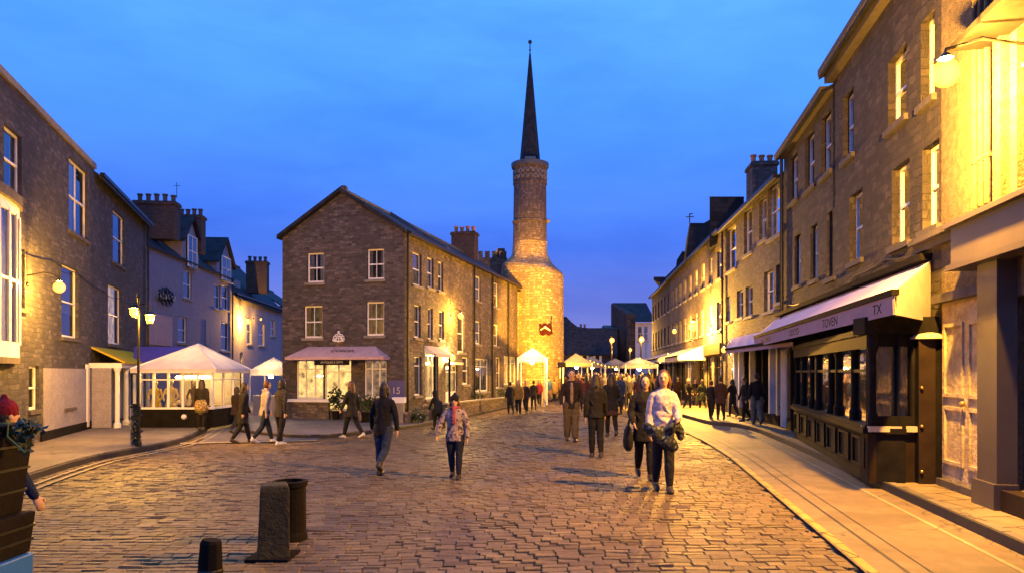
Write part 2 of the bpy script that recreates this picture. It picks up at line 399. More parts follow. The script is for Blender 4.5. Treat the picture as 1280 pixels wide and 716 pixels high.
M['yellow'] = asphalt('worn_yellow_paint', (.34,.26,.06), (.5,.5,R(-9.5))); M['paleline'] = asphalt('worn_pale_paint', (.3,.25,.14))
# ------------------------------------------------------------------ camera, world, sun
cam = bpy.data.cameras.new('camera'); co = bpy.data.objects.new('camera', cam); COL.objects.link(co)
cam.sensor_width = 36; cam.lens = 36*F/1280; cam.shift_y = (HY-358)/1280; cam.clip_end = 5000; cam.clip_start = .05
co.location = (0,0,H); co.rotation_euler = (R(90),0,0); sc.camera = co
sc.view_settings.view_transform = 'Standard'; sc.view_settings.look = 'None'; sc.view_settings.exposure = 0; sc.view_settings.gamma = 1
sc.cycles.use_denoising = True; sc.cycles.max_bounces = 6; sc.cycles.diffuse_bounces = 3; sc.cycles.transparent_max_bounces = 12
sc.cycles.sample_clamp_indirect = 6; sc.cycles.caustics_reflective = False; sc.cycles.caustics_refractive = False
sc.cycles.use_light_tree = True

w = bpy.data.worlds.new('World'); sc.world = w; w.use_nodes = True; nt = w.node_tree; nt.nodes.clear()
tc = nt.nodes.new('ShaderNodeTexCoord').outputs['Generated']
sky = nt.nodes.new('ShaderNodeTexSky'); sky.sky_type = 'NISHITA'; sky.sun_disc = False
sky.sun_elevation = R(1.0); sky.sun_rotation = R(200); sky.ozone_density = 6; sky.air_density = 1.4; sky.dust_density = .3
sep = nt.nodes.new('ShaderNodeSeparateXYZ'); nt.links.new(tc, sep.inputs[0])
grad = ramp(nt, sep.outputs['Z'], [(0.0,(.15,.13,.33)),(.06,(.12,.14,.41)),(.17,(.045,.125,.54)),(.34,(.05,.21,.76)),(.50,(.085,.32,.93)),(.8,(.08,.25,.7))])
mp = N(nt, 'ShaderNodeMapping'); nt.links.new(tc, mp.inputs[0]); mp.inputs['Scale'].default_value = (1.2,1.2,3.8)
cl = noise_(nt, distort(nt, mp.outputs[0], .35, 1.6), 2.0, 5, .58)
clo = ramp(nt, cl, [(.36,(0,0,0)),(.66,(1,1,1))])
dark = mixc(nt, 1.0, grad, (.76,.8,.92), 'MULTIPLY'); lite = mixc(nt, 1.0, grad, (1.14,1.07,1.03), 'MULTIPLY')
skyc = mixc(nt, clo, dark, lite)
mp2 = N(nt, 'ShaderNodeMapping'); nt.links.new(tc, mp2.inputs[0]); mp2.inputs['Scale'].default_value = (1.0,1.0,7.0); mp2.inputs['Location'].default_value = (3,1,2)
c2 = ramp(nt, noise_(nt, distort(nt, mp2.outputs[0], .4, 2.0), 2.3, 6, .62), [(.50,(0,0,0)),(.72,(.5,.5,.5))])
skyc = mixc(nt, c2, skyc, mixc(nt, 1.0, skyc, (.9,.85,.9), 'MULTIPLY'))
b1 = N(nt, 'ShaderNodeBackground', Strength=1.75); nt.links.new(skyc, b1.inputs[0])
b2 = N(nt, 'ShaderNodeBackground', Strength=.01); nt.links.new(sky.outputs[0], b2.inputs[0])
ad = nt.nodes.new('ShaderNodeAddShader'); nt.links.new(b1.outputs[0], ad.inputs[0]); nt.links.new(b2.outputs[0], ad.inputs[1])
wo = nt.nodes.new('ShaderNodeOutputWorld'); nt.links.new(ad.outputs[0], wo.inputs[0])
sl = bpy.data.lights.new('afterglow_sun', 'SUN'); sl.energy = .03; sl.angle = R(12); sl.color = (1,.7,.55)
so = bpy.data.objects.new('afterglow_sun', sl); COL.objects.link(so); so.rotation_euler = (R(80),0,R(20)); so.location = (0,0,30)

# ------------------------------------------------------------------ wall lines in plan
g0 = ground(1200, 612, .12)
FR = Fr((g0.x, g0.y), (.167, 1), -1)                       # near right terrace
uE = FR.u(980); e = FR.pt(uE, 0, 0)
FR2 = Fr((e.x, e.y), (.087, 1), -1)                        # far right terrace
g1 = ground(75, 545, .12)
FL = Fr((g1.x, g1.y), (-.3, 1), 1)                         # left stone terrace
e = FL.pt(FL.u(183), 0, 0)
FL3 = Fr((e.x-.3, e.y+.6), (-.07, 1), 1)                   # lilac houses
gc = ground(505, 525, .1)
FS = Fr((gc.x, gc.y), (.25, 1), 1)                         # side wall of the centre terrace
FC0 = Fr((gc.x, gc.y), (-1, .25), -1)                      # its gable front, u grows leftwards
uLc = FC0.u(353); e = FC0.pt(uLc, 0, 0)
FC = Fr((e.x, e.y), (1, -.25), 1); WC = uLc                # gable front, u grows rightwards

# ------------------------------------------------------------------ ground, streets, kerbs
mb = MB(); xs = [-900,-60,-10,-4,-2] + [-2+.35*i for i in range(1,11)] + [4,8,20,60,900]; ys = [-30,0,4,10,20,40,80,200,600,2500]
for j in range(len(ys)-1):
    for i in range(len(xs)-1):
        mb.add([(xs[i],ys[j],gz(xs[i])-.03),(xs[i+1],ys[j],gz(xs[i+1])-.03),(xs[i+1],ys[j+1],gz(xs[i+1])-.03),(xs[i],ys[j+1],gz(xs[i])-.03)], [(0,1,2,3)])
struct(mb.build('ground', M['setts_far'], uv=False))

def resample(pl, n):
    d = [0]
    for a, b in zip(pl, pl[1:]): d.append(d[-1] + (Vector(b)-Vector(a)).length)
    o = []
    for i in range(n):
        t = d[-1]*i/(n-1); k = 0
        while k < len(d)-2 and d[k+1] < t: k += 1
        q = (t-d[k])/max(1e-6, d[k+1]-d[k]); o.append(Vector(pl[k]).lerp(Vector(pl[k+1]), q))
    return o
def smooth_pl(pl, it=2):
    pl = [Vector(p) for p in pl]
    for _ in range(it):
        o = [pl[0]]
        for a, b in zip(pl, pl[1:]): o += [a.lerp(b, .25), a.lerp(b, .75)]
        pl = o + [pl[-1]]
    return pl
def strip(name, A, B, h, mat, n=60, m=8):
    A = resample(A, n); B = resample(B, n); mb = MB(); vs = []
    for a, b in zip(A, B):
        for k in range(m+1):
            p = a.lerp(b, k/m); vs.append((p.x, p.y, gz(p.x)+h))
    fs = [(i*(m+1)+k, i*(m+1)+k+1, (i+1)*(m+1)+k+1, (i+1)*(m+1)+k) for i in range(n-1) for k in range(m)]
    mb.add(vs, fs); return struct(mb.build(name, mat, uv=False))
def offset(pl, d):
    o = []
    for i in range(len(pl)):
        t = (pl[min(i+1,len(pl)-1)] - pl[max(i-1,0)]).normalized(); o.append(pl[i] + Vector((t.y,-t.x))*d)
    return o
def kerb(name, pl, width, h, mat, n=80):
    A = resample(pl, n); B = offset(A, width); mb = MB()
    for i in range(n-1):
        a, b, c, d = A[i], A[i+1], B[i+1], B[i]
        v = [(p.x, p.y, gz(p.x)+z) for z in (-.05, h) for p in (a,b,c,d)]
        mb.add(v, [(4,5,6,7),(0,1,5,4),(2,3,7,6)])
    return struct(mb.build(name, mat, uv=False))
def G(px, py, h=0):
    p = ground(px, py, h); return Vector((p.x, p.y))
v2 = lambda p: Vector((p.x, p.y))
# right kerb: straight then bending with the terrace
kR = [G(1280,697)-Vector((.167,1))*4.5, G(1280,697), G(930,531)]
kf = v2(FR2.pt(0, 2.05, 0)); kR += [kf, v2(FR2.pt(34, 2.6, 0)), v2(FR2.pt(70, 2.6, 0))]
kR = resample(smooth_pl(kR, 2), 80)
wR = [v2(FR.pt(-9, -.6, 0)), v2(FR.pt(uE, -.6, 0)), v2(FR2.pt(36, -.6, 0)), v2(FR2.pt(70, -.6, 0))]
strip('pavement_right', offset(kR, .15), wR, .12, M['flags'], 80)
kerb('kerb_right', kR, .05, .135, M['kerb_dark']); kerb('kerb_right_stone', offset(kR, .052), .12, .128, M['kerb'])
yR = [Vector((G(1080,716)-Vector((.164,1))*4)), G(1080,716), G(880,545), v2(FR2.pt(8, 4.1, 0)), v2(FR2.pt(70, 4.1, 0))]
yR = resample(smooth_pl(yR, 2), 80)
strip('road_lane', yR, kR, .02, M['lane'], 80)
strip('yellow_line', offset(yR, .02), offset(yR, .11), .024, M['yellow'], 80, 1)
strip('gutter_line', offset(yR, .34), offset(yR, .37), .024, M['kerb_dark'], 80, 1)
strip('gutter_line_outer', offset(yR, .55), offset(yR, .565), .024, M['kerb_dark'], 80, 1)
k2 = offset(kR, -.32)
strip('kerb_yellow_line', k2, offset(k2, .05), .024, M['paleline'], 80, 1)
# left pavement
kL = [Vector((-6.9,6.0)), G(84,582), G(160,567), G(205,559), G(234,550), G(249,542), G(258,536), G(275,530), G(300,521)]
kL = resample(smooth_pl(kL, 2), 70)
wL = [v2(FL.pt(-11,-.6,0)), v2(FL.pt(0,-.6,0)), v2(FL.pt(FL.u(183),-.6,0)), v2(FL3.pt(4,-.5,0)), v2(FL3.pt(8,-.5,0))]
strip('pavement_left', kL, wL, .12, M['asphalt'], 70)
kerb('kerb_left', kL, -.16, .135, M['kerb'])
k3 = offset(kL, .01)
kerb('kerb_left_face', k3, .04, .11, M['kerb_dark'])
for i, d in enumerate((.30, .52)):
    strip('yellow_line_left', offset(kL, d)[2:-6], offset(kL, d+.07)[2:-6], .024, M['paleline'], 70, 1)
# side lane surface and centre pavement
strip('side_lane', [G(252,553), G(300,553), G(350,552), G(398,551)], [G(262,531), G(300,516), G(352,503), G(392,512)], .02, M['asphalt'], 30)
strip('side_lane_edge', [G(225,555.5), G(300,553.6), G(396,551.6)], [G(225,554), G(300,552.3), G(396,550.4)], .026, M['paleline'], 30, 1)
kC = resample(smooth_pl([G(300,540), G(345,546), G(396,549), G(450,543), G(525,534), G(600,517), G(655,506), G(700,499), G(740,490)], 2), 70)
wC = [v2(FC.pt(-2,-.4,0)), v2(FC.pt(0,-.4,0)), v2(FC.pt(WC,-.4,0)), v2(FS.pt(8,-.4,0)), v2(FS.pt(17,-.4,0)), v2(FS.pt(26,-.4,0))]
strip('pavement_centre', kC, wC, .10, M['asphalt'], 70)
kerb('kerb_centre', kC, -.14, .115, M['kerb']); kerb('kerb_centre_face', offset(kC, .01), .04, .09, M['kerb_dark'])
# setts, each a raised stone (nobody could count them)
mb = MB(); y = 4.9; row = 0
def xline(pl, y):
    for a, b in zip(pl, pl[1:]):
        if (a.y-y)*(b.y-y) <= 0 and a.y != b.y: return a.x + (b.x-a.x)*(y-a.y)/(b.y-a.y)
    return None
while y < 40:
    rh = random.uniform(.128,.136); row += 1; x = -11.5 + random.uniform(0,.2)
    xr = xline(yR, y+rh/2); xr = xr if xr else 5; xl = xline(kL, y); 
    lim = -0.74*y-1.2
    if xl and y < 21: lim = max(lim, xl-.1)
    while x < lim-.21: x += .215
    while x < xr-.03:
        L = random.uniform(.15,.25); x1 = min(x+L, xr); g = .011
        if x1-x < .09: break
        bw_ = lambda xx: .06*math.sin(xx*.5+y*.05)+.008*math.sin(xx*1.9+y*.2)
        h = random.gauss(0,.003)-.002; tx = random.gauss(0,.002); ty = random.gauss(0,.003); z = gz((x+x1)/2)
        a, b = x+g*.3, x1-g*.3; ca, cb_, da, db_ = y+g*.8+bw_(a), y+g*.8+bw_(b), y+rh-g*.8+bw_(a), y+rh-g*.8+bw_(b); q = .010
        j = lambda: random.uniform(-.004,.004)
        qx = .006; T = [(a+qx+j(),ca+q+j(),z+h-tx-ty),(b-qx+j(),cb_+q+j(),z+h+tx-ty),(b-qx+j(),db_-q+j(),z+h+tx+ty),(a+qx+j(),da-q+j(),z+h-tx+ty)]
        Bm = [(a,ca,z-.012),(b,cb_,z-.012),(b,db_,z-.012),(a,da,z-.012)]; Bo = [(p,r,z-.045) for p, r, _ in Bm]
        mb.add(T+Bm+Bo, [(0,1,2,3),(4,5,1,0),(5,6,2,1),(6,7,3,2),(7,4,0,3),(8,9,5,4),(9,10,6,5),(10,11,7,6),(11,8,4,7)])
        x = x1
    y += rh
sb = mb.build('cobbled_street', M['setts'], uv=False, smooth=False); struct(sb)

# ------------------------------------------------------------------ buildings
def make_wall(root, fr, u0, u1, z0, z1, ops, mat, W, depth=.2, gable=0, name='wall', near_end=True):
    """front wall with real openings and reveals, side and back walls, optional gable triangle on the front"""
    mb = MB(); ops = [o for o in ops if o[1] > u0 and o[0] < u1]
    us = sorted(set([u0, u1] + [q for o in ops for q in o[:2]])); zs = sorted(set([z0, z1] + [q for o in ops for q in o[2:4]]))
    for i in range(len(us)-1):
        j = 0
        while j < len(zs)-1:
            cu = (us[i]+us[i+1])/2; inside = lambda k: any(o[0] < cu < o[1] and o[2] < (zs[k]+zs[k+1])/2 < o[3] for o in ops)
            if inside(j): j += 1; continue
            k = j
            while k+1 < len(zs)-1 and not inside(k+1): k += 1
            fr.quad(mb, us[i], us[i+1], 0, zs[j], zs[k+1]); j = k+1
    for a, b, c, d in [o[:4] for o in ops]:
        P = fr.pt
        for q in ([P(a,0,c),P(a,-depth,c),P(a,-depth,d),P(a,0,d)], [P(b,0,c),P(b,-depth,c),P(b,-depth,d),P(b,0,d)],
                  [P(a,0,d),P(a,-depth,d),P(b,-depth,d),P(b,0,d)], [P(a,0,c),P(a,-depth,c),P(b,-depth,c),P(b,0,c)]):
            mb.add(q, [(0,1,2,3)])
    P = fr.pt
    for q in ([P(u0,0,z0),P(u0,-W,z0),P(u0,-W,z1),P(u0,0,z1)], [P(u1,0,z0),P(u1,-W,z0),P(u1,-W,z1),P(u1,0,z1)], [P(u0,-W,z0),P(u1,-W,z0),P(u1,-W,z1),P(u0,-W,z1)])[0 if near_end else 1:]:
        mb.add(q, [(0,1,2,3)])
    if gable:
        for u in (u0, u1): mb.add([P(u,0,z1),P(u,-W,z1),P(u,-W/2,z1+gable)], [(0,1,2)])
    return mb.build(name, mat, root)
def make_window(root, fr, a, b, c, d, style='sash', room='room_dark', curtain='net', frame='white', depth=.2, name='window', sill=True, lintel=False, bars=0, sillmat='sill'):
    t = min(.055, (b-a)*.1); o1 = -depth*.45; mb = MB()
    def bx(x0,x1,y0,y1,z0,z1): fr.box(mb, x0,x1,y0,y1,z0,z1)
    bx(a,a+t,o1-.05,o1,c,d); bx(b-t,b,o1-.05,o1,c,d); bx(a+t,b-t,o1-.05,o1,d-t,d); bx(a+t,b-t,o1-.05,o1,c,c+t*1.3)
    if style == 'sash':
        m = c+(d-c)*.5; bx(a+t,b-t,o1-.047,o1+.012,m-.022,m+.022)
        for k in range(bars): q = a+(b-a)*(k+1)/(bars+1); bx(q-.011,q+.011,o1-.043,o1-.007,c+t,d-t)
    elif style == 'shop':
        for k in range(bars): q = a+(b-a)*(k+1)/(bars+1); bx(q-.025,q+.025,o1-.047,o1-.003,c+t,d-t)
        m = c+(d-c)*.76; bx(a+t,b-t,o1-.045,o1-.005,m-.02,m+.02)
    elif style == 'door':
        bx(a+t,b-t,o1-.05,o1-.01,c+t,c+(d-c)*.3); m = c+(d-c)*.82; bx(a+t,b-t,o1-.045,o1-.005,m-.03,m+.03)
        if b-a > 1.0: q = (a+b)/2; bx(q-.05,q+.05,o1-.044,o1-.006,c+t,m)
    f = mb.build(name, M[frame], root)
    g = MB(); fr.quad(g, a+t*.5, b-t*.5, o1-.028, c+t*.5, d-t*.5); g.build('glass_pane', M['glass' if room in ('room_dark','room_dim') else 'glass_clear'], f)
    r = MB(); fr.quad(r, a, b, -depth+.004, c, d); r.build('room', M[room], f)
    if curtain:
        cm = M['curtain_warm' if room != 'room_dark' else 'curtain']
        def drape(x0, x1, z0, z1):
            cu = MB(); n = max(6, int((x1-x0)/.03)); vs = []
            for i in range(n+1):
                x = x0+(x1-x0)*i/n; o = -depth*.45-.055-.012*(1+math.sin(i*1.9)); vs += [fr.pt(x,o,z0), fr.pt(x,o,z1)]
            cu.add(vs, [(2*i,2*i+2,2*i+3,2*i+1) for i in range(n)]); cu.build('curtain', cm, f, smooth=True)
        wd = b-a-2*t
        if curtain == 'net': drape(a+t, b-t, c+(d-c)*random.choice((0,0,.35,.5)), d-t)
        elif curtain == 'drapes':
            k = random.uniform(.18,.3); drape(a+t, a+t+wd*k, c+t, d-t); drape(b-t-wd*k, b-t, c+t, d-t)
        elif curtain == 'half': drape(a+t, a+t+wd*.45, c+t, d-t)
    if sill:
        s = MB(); fr.box(s, a-.08, b+.08, -.02, .07, c-.10, c-.002); s.build('sill', M[sillmat], f)
    if lintel:
        s = MB(); fr.box(s, a-.12, b+.12, -.02, .014, d+.002, d+.2); s.build('lintel', M[sillmat], f)
    return f
def slab(mb, a, b, c, d, t=.1):
    """a b c d: corners of the upper face"""
    dn = Vector((0,0,-t)); v = [Vector(p) for p in (a,b,c,d)]; v += [p+dn for p in v]
    mb.add(v, [(0,1,2,3),(7,6,5,4),(0,4,5,1),(1,5,6,2),(2,6,7,3),(3,7,4,0)])
def gable_roof(root, fr, u0, u1, W, ze, rise, mat, oh=.25, ov=.12, t=.1, asym=.5):
    sl = rise/(W*asym); mb = MB(); P = fr.pt; Z = ze+.04
    slab(mb, P(u0-ov,oh,Z-oh*sl), P(u1+ov,oh,Z-oh*sl), P(u1+ov,-W*asym,Z+rise), P(u0-ov,-W*asym,Z+rise), t)
    sl2 = rise/(W*(1-asym))
    slab(mb, P(u0-ov,-W-oh,Z-oh*sl2), P(u1+ov,-W-oh,Z-oh*sl2), P(u1+ov,-W*asym-.002,Z+rise), P(u0-ov,-W*asym-.002,Z+rise), t)
    r = mb.build('roof', mat, root)
    rd = MB(); rd.tube([P(u0-ov,-W*asym,Z+rise+.02), P(u1+ov,-W*asym,Z+rise+.02)], .09, 8); rd.build('ridge_tile', M['lead'], r)
    return r
def chimney(root, c, D, w, d, z0, z1, npots, mat='brickstack', pot='pot'):
    fr = Fr((c[0], c[1]), D, 1); mb = MB()
    fr.box(mb, -w/2, w/2, -d/2, d/2, z0, z1-.18); fr.box(mb, -w/2-.06, w/2+.06, -d/2-.06, d/2+.06, z1-.18, z1-.06); fr.box(mb, -w/2-.02, w/2+.02, -d/2-.02, d/2+.02, z1-.06, z1)
    o = mb.build('chimney', M[mat], root)
    for i in range(npots):
        p = fr.pt(-w/2+w*(i+.5)/npots, 0, 0); hh = random.uniform(.32,.4); k = MB()
        k.lathe([(.12,z1),(.10,z1+.05),(.105,z1+hh-.08),(.135,z1+hh-.06),(.135,z1+hh),(.09,z1+hh),(.085,z1+.1)], p.x, p.y, 10)
        k.build('chimney_pot', M[pot], o, smooth=False)
    return o
def downpipe(root, fr, u, z0, z1, r=.045):
    mb = MB(); mb.tube([fr.pt(u,.09,z0), fr.pt(u,.09,z1)], r, 8)
    z = z0+.6
    while z < z1: mb.tube([fr.pt(u,.09,z-.03), fr.pt(u,.09,z+.03)], r*1.4, 8); z += 1.6
    return mb.build('drainpipe', M['iron'], root)
def gutter(root, fr, u0, u1, z):
    mb = MB(); fr.box(mb, u0, u1, .16, .30, z-.12, z); return mb.build('gutter', M['iron'], root)
def rect(fr, r, off=0):
    """picture rectangle (x0, x1, top, bottom at its middle) -> opening on the wall"""
    a = fr.u(r[0]); b = fr.u(r[1]); xm = (r[0]+r[1])/2
    zt = fr.hit(xm, r[2])[1]; zb = fr.hit(xm, r[3])[1]
    return (min(a,b), max(a,b), zb, zt)
class House:
    def __init__(s, label, fr, u0, u1, W, z1, mat, z0=-.5, gable=0, cat='terrace house', name='terrace_house', group=None):
        s.fr, s.u0, s.u1, s.W, s.z0, s.z1, s.mat, s.gable = fr, min(u0,u1), max(u0,u1), W, z0, z1, mat, gable
        b = fr.pt((u0+u1)/2, 0, 0); b.z = gz(b.x)
        s.root = thing(name, label, cat, b, group=group); s.ops = []
    def win(s, r, is_rect=True, **kw):
        o = rect(s.fr, r) if is_rect else r; s.ops.append(o)
        make_window(s.root, s.fr, *o, **kw); return o
    def done(s, depth=.2):
        return make_wall(s.root, s.fr, s.u0, s.u1, s.z0, s.z1, s.ops, M[s.mat], s.W, depth, s.gable)
def text(root, s, fr, u, off, z, size, mat, name='lettering', tilt=0, font=None, extr=.004, sx=1):
    cu = bpy.data.curves.new('t', 'FONT'); cu.body = s; cu.size = size; cu.extrude = extr; cu.align_x = 'CENTER'; cu.align_y = 'CENTER'
    ob = bpy.data.objects.new('t', cu); COL.objects.link(ob); dg = bpy.context.evaluated_depsgraph_get(); dg.update()
    me = bpy.data.meshes.new_from_object(ob.evaluated_get(dg)); COL.objects.unlink(ob); bpy.data.objects.remove(ob)
    org = topof(root).location; X = Vector((fr.D.x, fr.D.y, 0)); Nn = Vector((fr.N.x, fr.N.y, 0)); up = Vector((0,0,1))
    if X.cross(up).dot(Nn) < 0: X = -X
    up2 = (up*math.cos(tilt) - Nn*math.sin(tilt)); n2 = (Nn*math.cos(tilt) + up*math.sin(tilt))
    for v in me.vertices:
        c = v.co.copy(); v.co = fr.pt(u,off,z) + X*c.x*sx + up2*c.y + n2*c.z - org
    me.materials.clear(); me.materials.append(mat); me.name = name
    o = bpy.data.objects.new(name, me); COL.objects.link(o); o.parent = root; return o
# ================================================================== centre terrace (gable end with the shop)
D3 = lambda fr: (fr.D.x, fr.D.y)
zeC = FC.hit(400, 295)[1]*.0 + FC.hit(353, 298)[1]; zap = None
zeS = FS.hit(505, 286)[1]; ze = (zeC+zeS)/2
zap = FC.hit(430, 239)[1]
L_S = FS.u(647)
root = thing('stone_shop_house', 'dark rubble stone terrace in the middle, gable end with pink awned shop', 'house', FC.pt(WC/2, 0, -.1))
ops = []
def cwin(r, **kw):
    o = rect(FC, r); ops.append(o); make_window(root, FC, *o, **kw)
cwin((384,405,316,353), bars=1, curtain='drapes', lintel=False)
cwin((459,480,311,349), bars=1, curtain='drapes')
cwin((380,403,382,422), bars=1, curtain='drapes', room='room_dim')
cwin((458,480,377,419), bars=1, curtain='drapes', room='room_dim')
shopL = rect(FC, (370,404,449,498)); ops.append(shopL); make_window(root, FC, *shopL, style='shop', bars=2, room='room_shop', curtain=None, name='shop_window')
shopD = rect(FC, (405,439,449,513)); ops.append(shopD); make_window(root, FC, *shopD, style='shop', bars=1, room='room_shop', curtain=None, name='shop_door', sill=False)
shopR = rect(FC, (455,483,449,497)); ops.append(shopR); make_window(root, FC, *shopR, style='shop', bars=2, room='room_red', curtain=None, name='shop_window')
# gable wall: rectangle + triangle
mbw = make_wall(root, FC, 0, WC-.002, -.5, ze, ops, M['rubble'], .25, depth=.2)
mb = MB(); uap = WC*.5; P = FC.pt
mb.add([P(0,0,ze), P(WC,0,ze), P(uap,0,zap)], [(0,1,2)]); mb.build('gable', M['rubble'], root)
sops = []
def swin(r, **kw):
    o = rect(FS, r); sops.append(o); make_window(root, FS, *o, **kw)
for r in ((516,527,316,357),(534,542,322,360),(548,554,327,364),(594,601,345,376),(616,623,353,384)): swin(r, curtain='net')
for r in ((518,526,381,422),(535,541,385,424),(549,555,388,424),(594,601,401,430),(616,623,405,432)): swin(r, curtain='net')
swin((572,581,393,440), curtain='net', style='sash')
swin((518,527,445,494), room='room_dim', curtain='half', style='shop')
swin((532,548,443,498), room='room_warm', curtain=None, style='shop', bars=2, name='shop_window')
swin((557,572,456,503), room='room_warm', curtain=None, style='door', name='door', sill=False, bars=1)
swin((578,586,446,480), room='room_dim', curtain='half')
swin((594,611,448,489), room='room_dim', curtain='net', style='shop', bars=1)
swin((620,626,446,485), room='room_dim', curtain='half'); swin((630,645,445,480), room='room_warm', curtain=None, style='shop', bars=2)
make_wall(root, FS, .0, L_S, -.5, ze, sops, M['rubble_side'], WC, depth=.2, near_end=False)
# roof over both, ridge running back from the gable apex
mb = MB(); rise = zap-ze; Z = .05
def cpt(a, u, z):   # a across the gable (0 left, WC right), u back along the side wall
    p = FC.pt(a, 0, 0) + Vector((FS.D.x, FS.D.y, 0))*u; return Vector((p.x, p.y, z))
sl = rise/(WC/2); oh = .12
slab(mb, cpt(-oh,-.12,ze+Z-oh*sl), cpt(-oh,L_S+.1,ze+Z-oh*sl), cpt(WC/2,L_S+.1,zap+Z), cpt(WC/2,-.12,zap+Z), .1)
slab(mb, cpt(WC+oh,-.12,ze+Z-oh*sl), cpt(WC+oh,L_S+.1,ze+Z-oh*sl), cpt(WC/2+.002,L_S+.1,zap+Z), cpt(WC/2+.002,-.12,zap+Z), .1)
rf = mb.build('roof', M['slate'], root)
mb = MB(); slab(mb, cpt(WC+oh+.02,4.6,ze+Z-oh*sl+.16), cpt(WC+oh+.02,4.85,ze+Z-oh*sl+.16), cpt(WC/2,4.85,zap+Z+.16), cpt(WC/2,4.6,zap+Z+.16), .15)
mb.build('coping', M['lead'], rf); mb = MB()
slab(mb, cpt(WC+oh+.02,-.2,ze+Z-oh*sl+.06), cpt(WC+oh+.02,.1,ze+Z-oh*sl+.06), cpt(WC/2,.1,zap+Z+.06), cpt(WC/2,-.2,zap+Z+.06), .15)
slab(mb, cpt(-oh-.02,-.2,ze+Z-oh*sl+.06), cpt(-oh-.02,.1,ze+Z-oh*sl+.06), cpt(WC/2-.003,.1,zap+Z+.06), cpt(WC/2-.003,-.2,zap+Z+.06), .15)
mb.build('coping', M['slate'], rf)
mb = MB(); mb.tube([cpt(WC/2,-.12,zap+Z+.04), cpt(WC/2,L_S,zap+Z+.04)], .07, 8); mb.build('ridge_tile', M['lead'], rf)
mb = MB(); mb.lathe([(.16,zap),(.16,zap+.18),(.1,zap+.24)], cpt(WC/2,.15,0).x, cpt(WC/2,.15,0).y, 8); mb.build('gable_finial', M['sill_dark'], root)
# chimney on the ridge at the picture column 581
def ridge_u(px):
    lo, hi = 0, 60
    for _ in range(40):
        m = (lo+hi)/2; p = cpt(WC/2, m, 0)
        if CX+F*p.x/p.y < px: lo = m
        else: hi = m
    return lo
uc = ridge_u(581); p = cpt(WC/2, uc, 0); zt = H+(HY-291)/F*p.y
chimney(root, (p.x, p.y), (FS.N.x, FS.N.y), 30/F*p.y, .8, zap-1.2, zt, 4)
for px in (591, 614, 634, 507):
    downpipe(root, FS, FS.u(px), 0, ze-.1, .05)
gutter(root, FS, .02, L_S, ze-.02)
for cz, cu in ((zeS*.335, 0),):
    mb = MB(); FC.box(mb, shopL[0]-.25, shopD[1]+.05, 0, .22, shopL[2]-.12, shopL[2]-.005); mb.build('shop_sill', M['white'], root)
    mb = MB(); FC.box(mb, shopL[0]-.12, shopL[1]+.3, 0, .12, -.4, shopL[2]-.12); mb.build('shop_base_wall', M['rubble_side'], root)
# shop awning of the gable end
A0, A1 = FC.u(366), FC.u(488); zt = FC.hit(425,433)[1]; zb = FC.hit(425,447)[1]
mb = MB(); P = FC.pt; pr = .75; zf = zb+.02
i0, i1 = A0+(A1-A0)*.16, A1-(A1-A0)*.14
k = 10; hh = .10
vs = [P(i0,.02,zt), P(i1,.02,zt), P(A1-.1,pr,zf), P(A0+.1,pr,zf), P(A0,.02,zf), P(A1,.02,zf), P(A1-.1,pr,zf-hh), P(A0+.1,pr,zf-hh), P(A0,.02,zf-hh), P(A1,.02,zf-hh)]
mb.add(vs, [(0,1,2,3),(0,3,4),(1,5,2),(3,2,6,7),(4,3,7,8),(2,5,9,6)])
aw = mb.build('shop_awning', M['canvas_pink'], root)
til = -math.atan2(pr, zt-zf)
text(aw, 'COSCIA', FC, FC.u(434), pr*.52, (zt+zf)/2+.04, .27, M['hair_brown'], tilt=-til*1.0)
mb = MB(); FC.box(mb, shopD[0]-.02, FC.u(447), .67, .72, zf-.30, zf-.105); sg = mb.build('name_board', M['black'], root)
text(sg, 'ANTIQUES & GIFTS', FC, (shopD[0]+FC.u(447))/2, .726, zf-.2, .11, M['cream'])
# wrought emblem over the awning
em_u, em_z = FC.hit(425, 422); eb = thing('emblem_sign', 'white scrolled ironwork emblem fixed on the dark gable just above the pink awning', 'emblem', FC.pt(em_u,.05,em_z))
mb = MB(); s = 8/F*23
for i in range(7):
    a = math.pi*(i/6); c = FC.pt(em_u+s*.95*math.cos(a), .1, em_z-s*.35+s*.9*math.sin(a))
    pts = [c + Vector((FC.D.x,FC.D.y,0))*s*.28*math.cos(t*.9) + Vector((0,0,1))*s*.28*math.sin(t*.9) for t in range(7)]
    mb.tube(pts, .022, 5)
for k in (-1,0,1): mb.tube([FC.pt(em_u+s*k*.8,.1,em_z-s*.75), FC.pt(em_u+s*k*.35,.1,em_z), FC.pt(em_u+s*k*.6,.1,em_z+s*.4)], .025, 5)
mb.tube([FC.pt(em_u-s,.1,em_z-s*.4), FC.pt(em_u,.1,em_z-s*.75), FC.pt(em_u+s,.1,em_z-s*.4)], .03, 5)
mb.sphere(FC.pt(em_u,.1,em_z+s*1.05), .06, 8, 6); mb.build('scrollwork', M['white'], eb)
mb = MB(); mb.lathe([(s*.5,-.02),(s*.5,.02)], 0, 0, 12); FC.box(mb, em_u-s*.9, em_u+s*.9, .01, .05, em_z-s*.8, em_z-s*.1)
mb = MB(); FC.box(mb, em_u-s*1.1, em_u+s*1.1, .01, .05, em_z-s*.85, em_z+s*.5); mb.build('backing_plate', M['sill_dark'], eb)
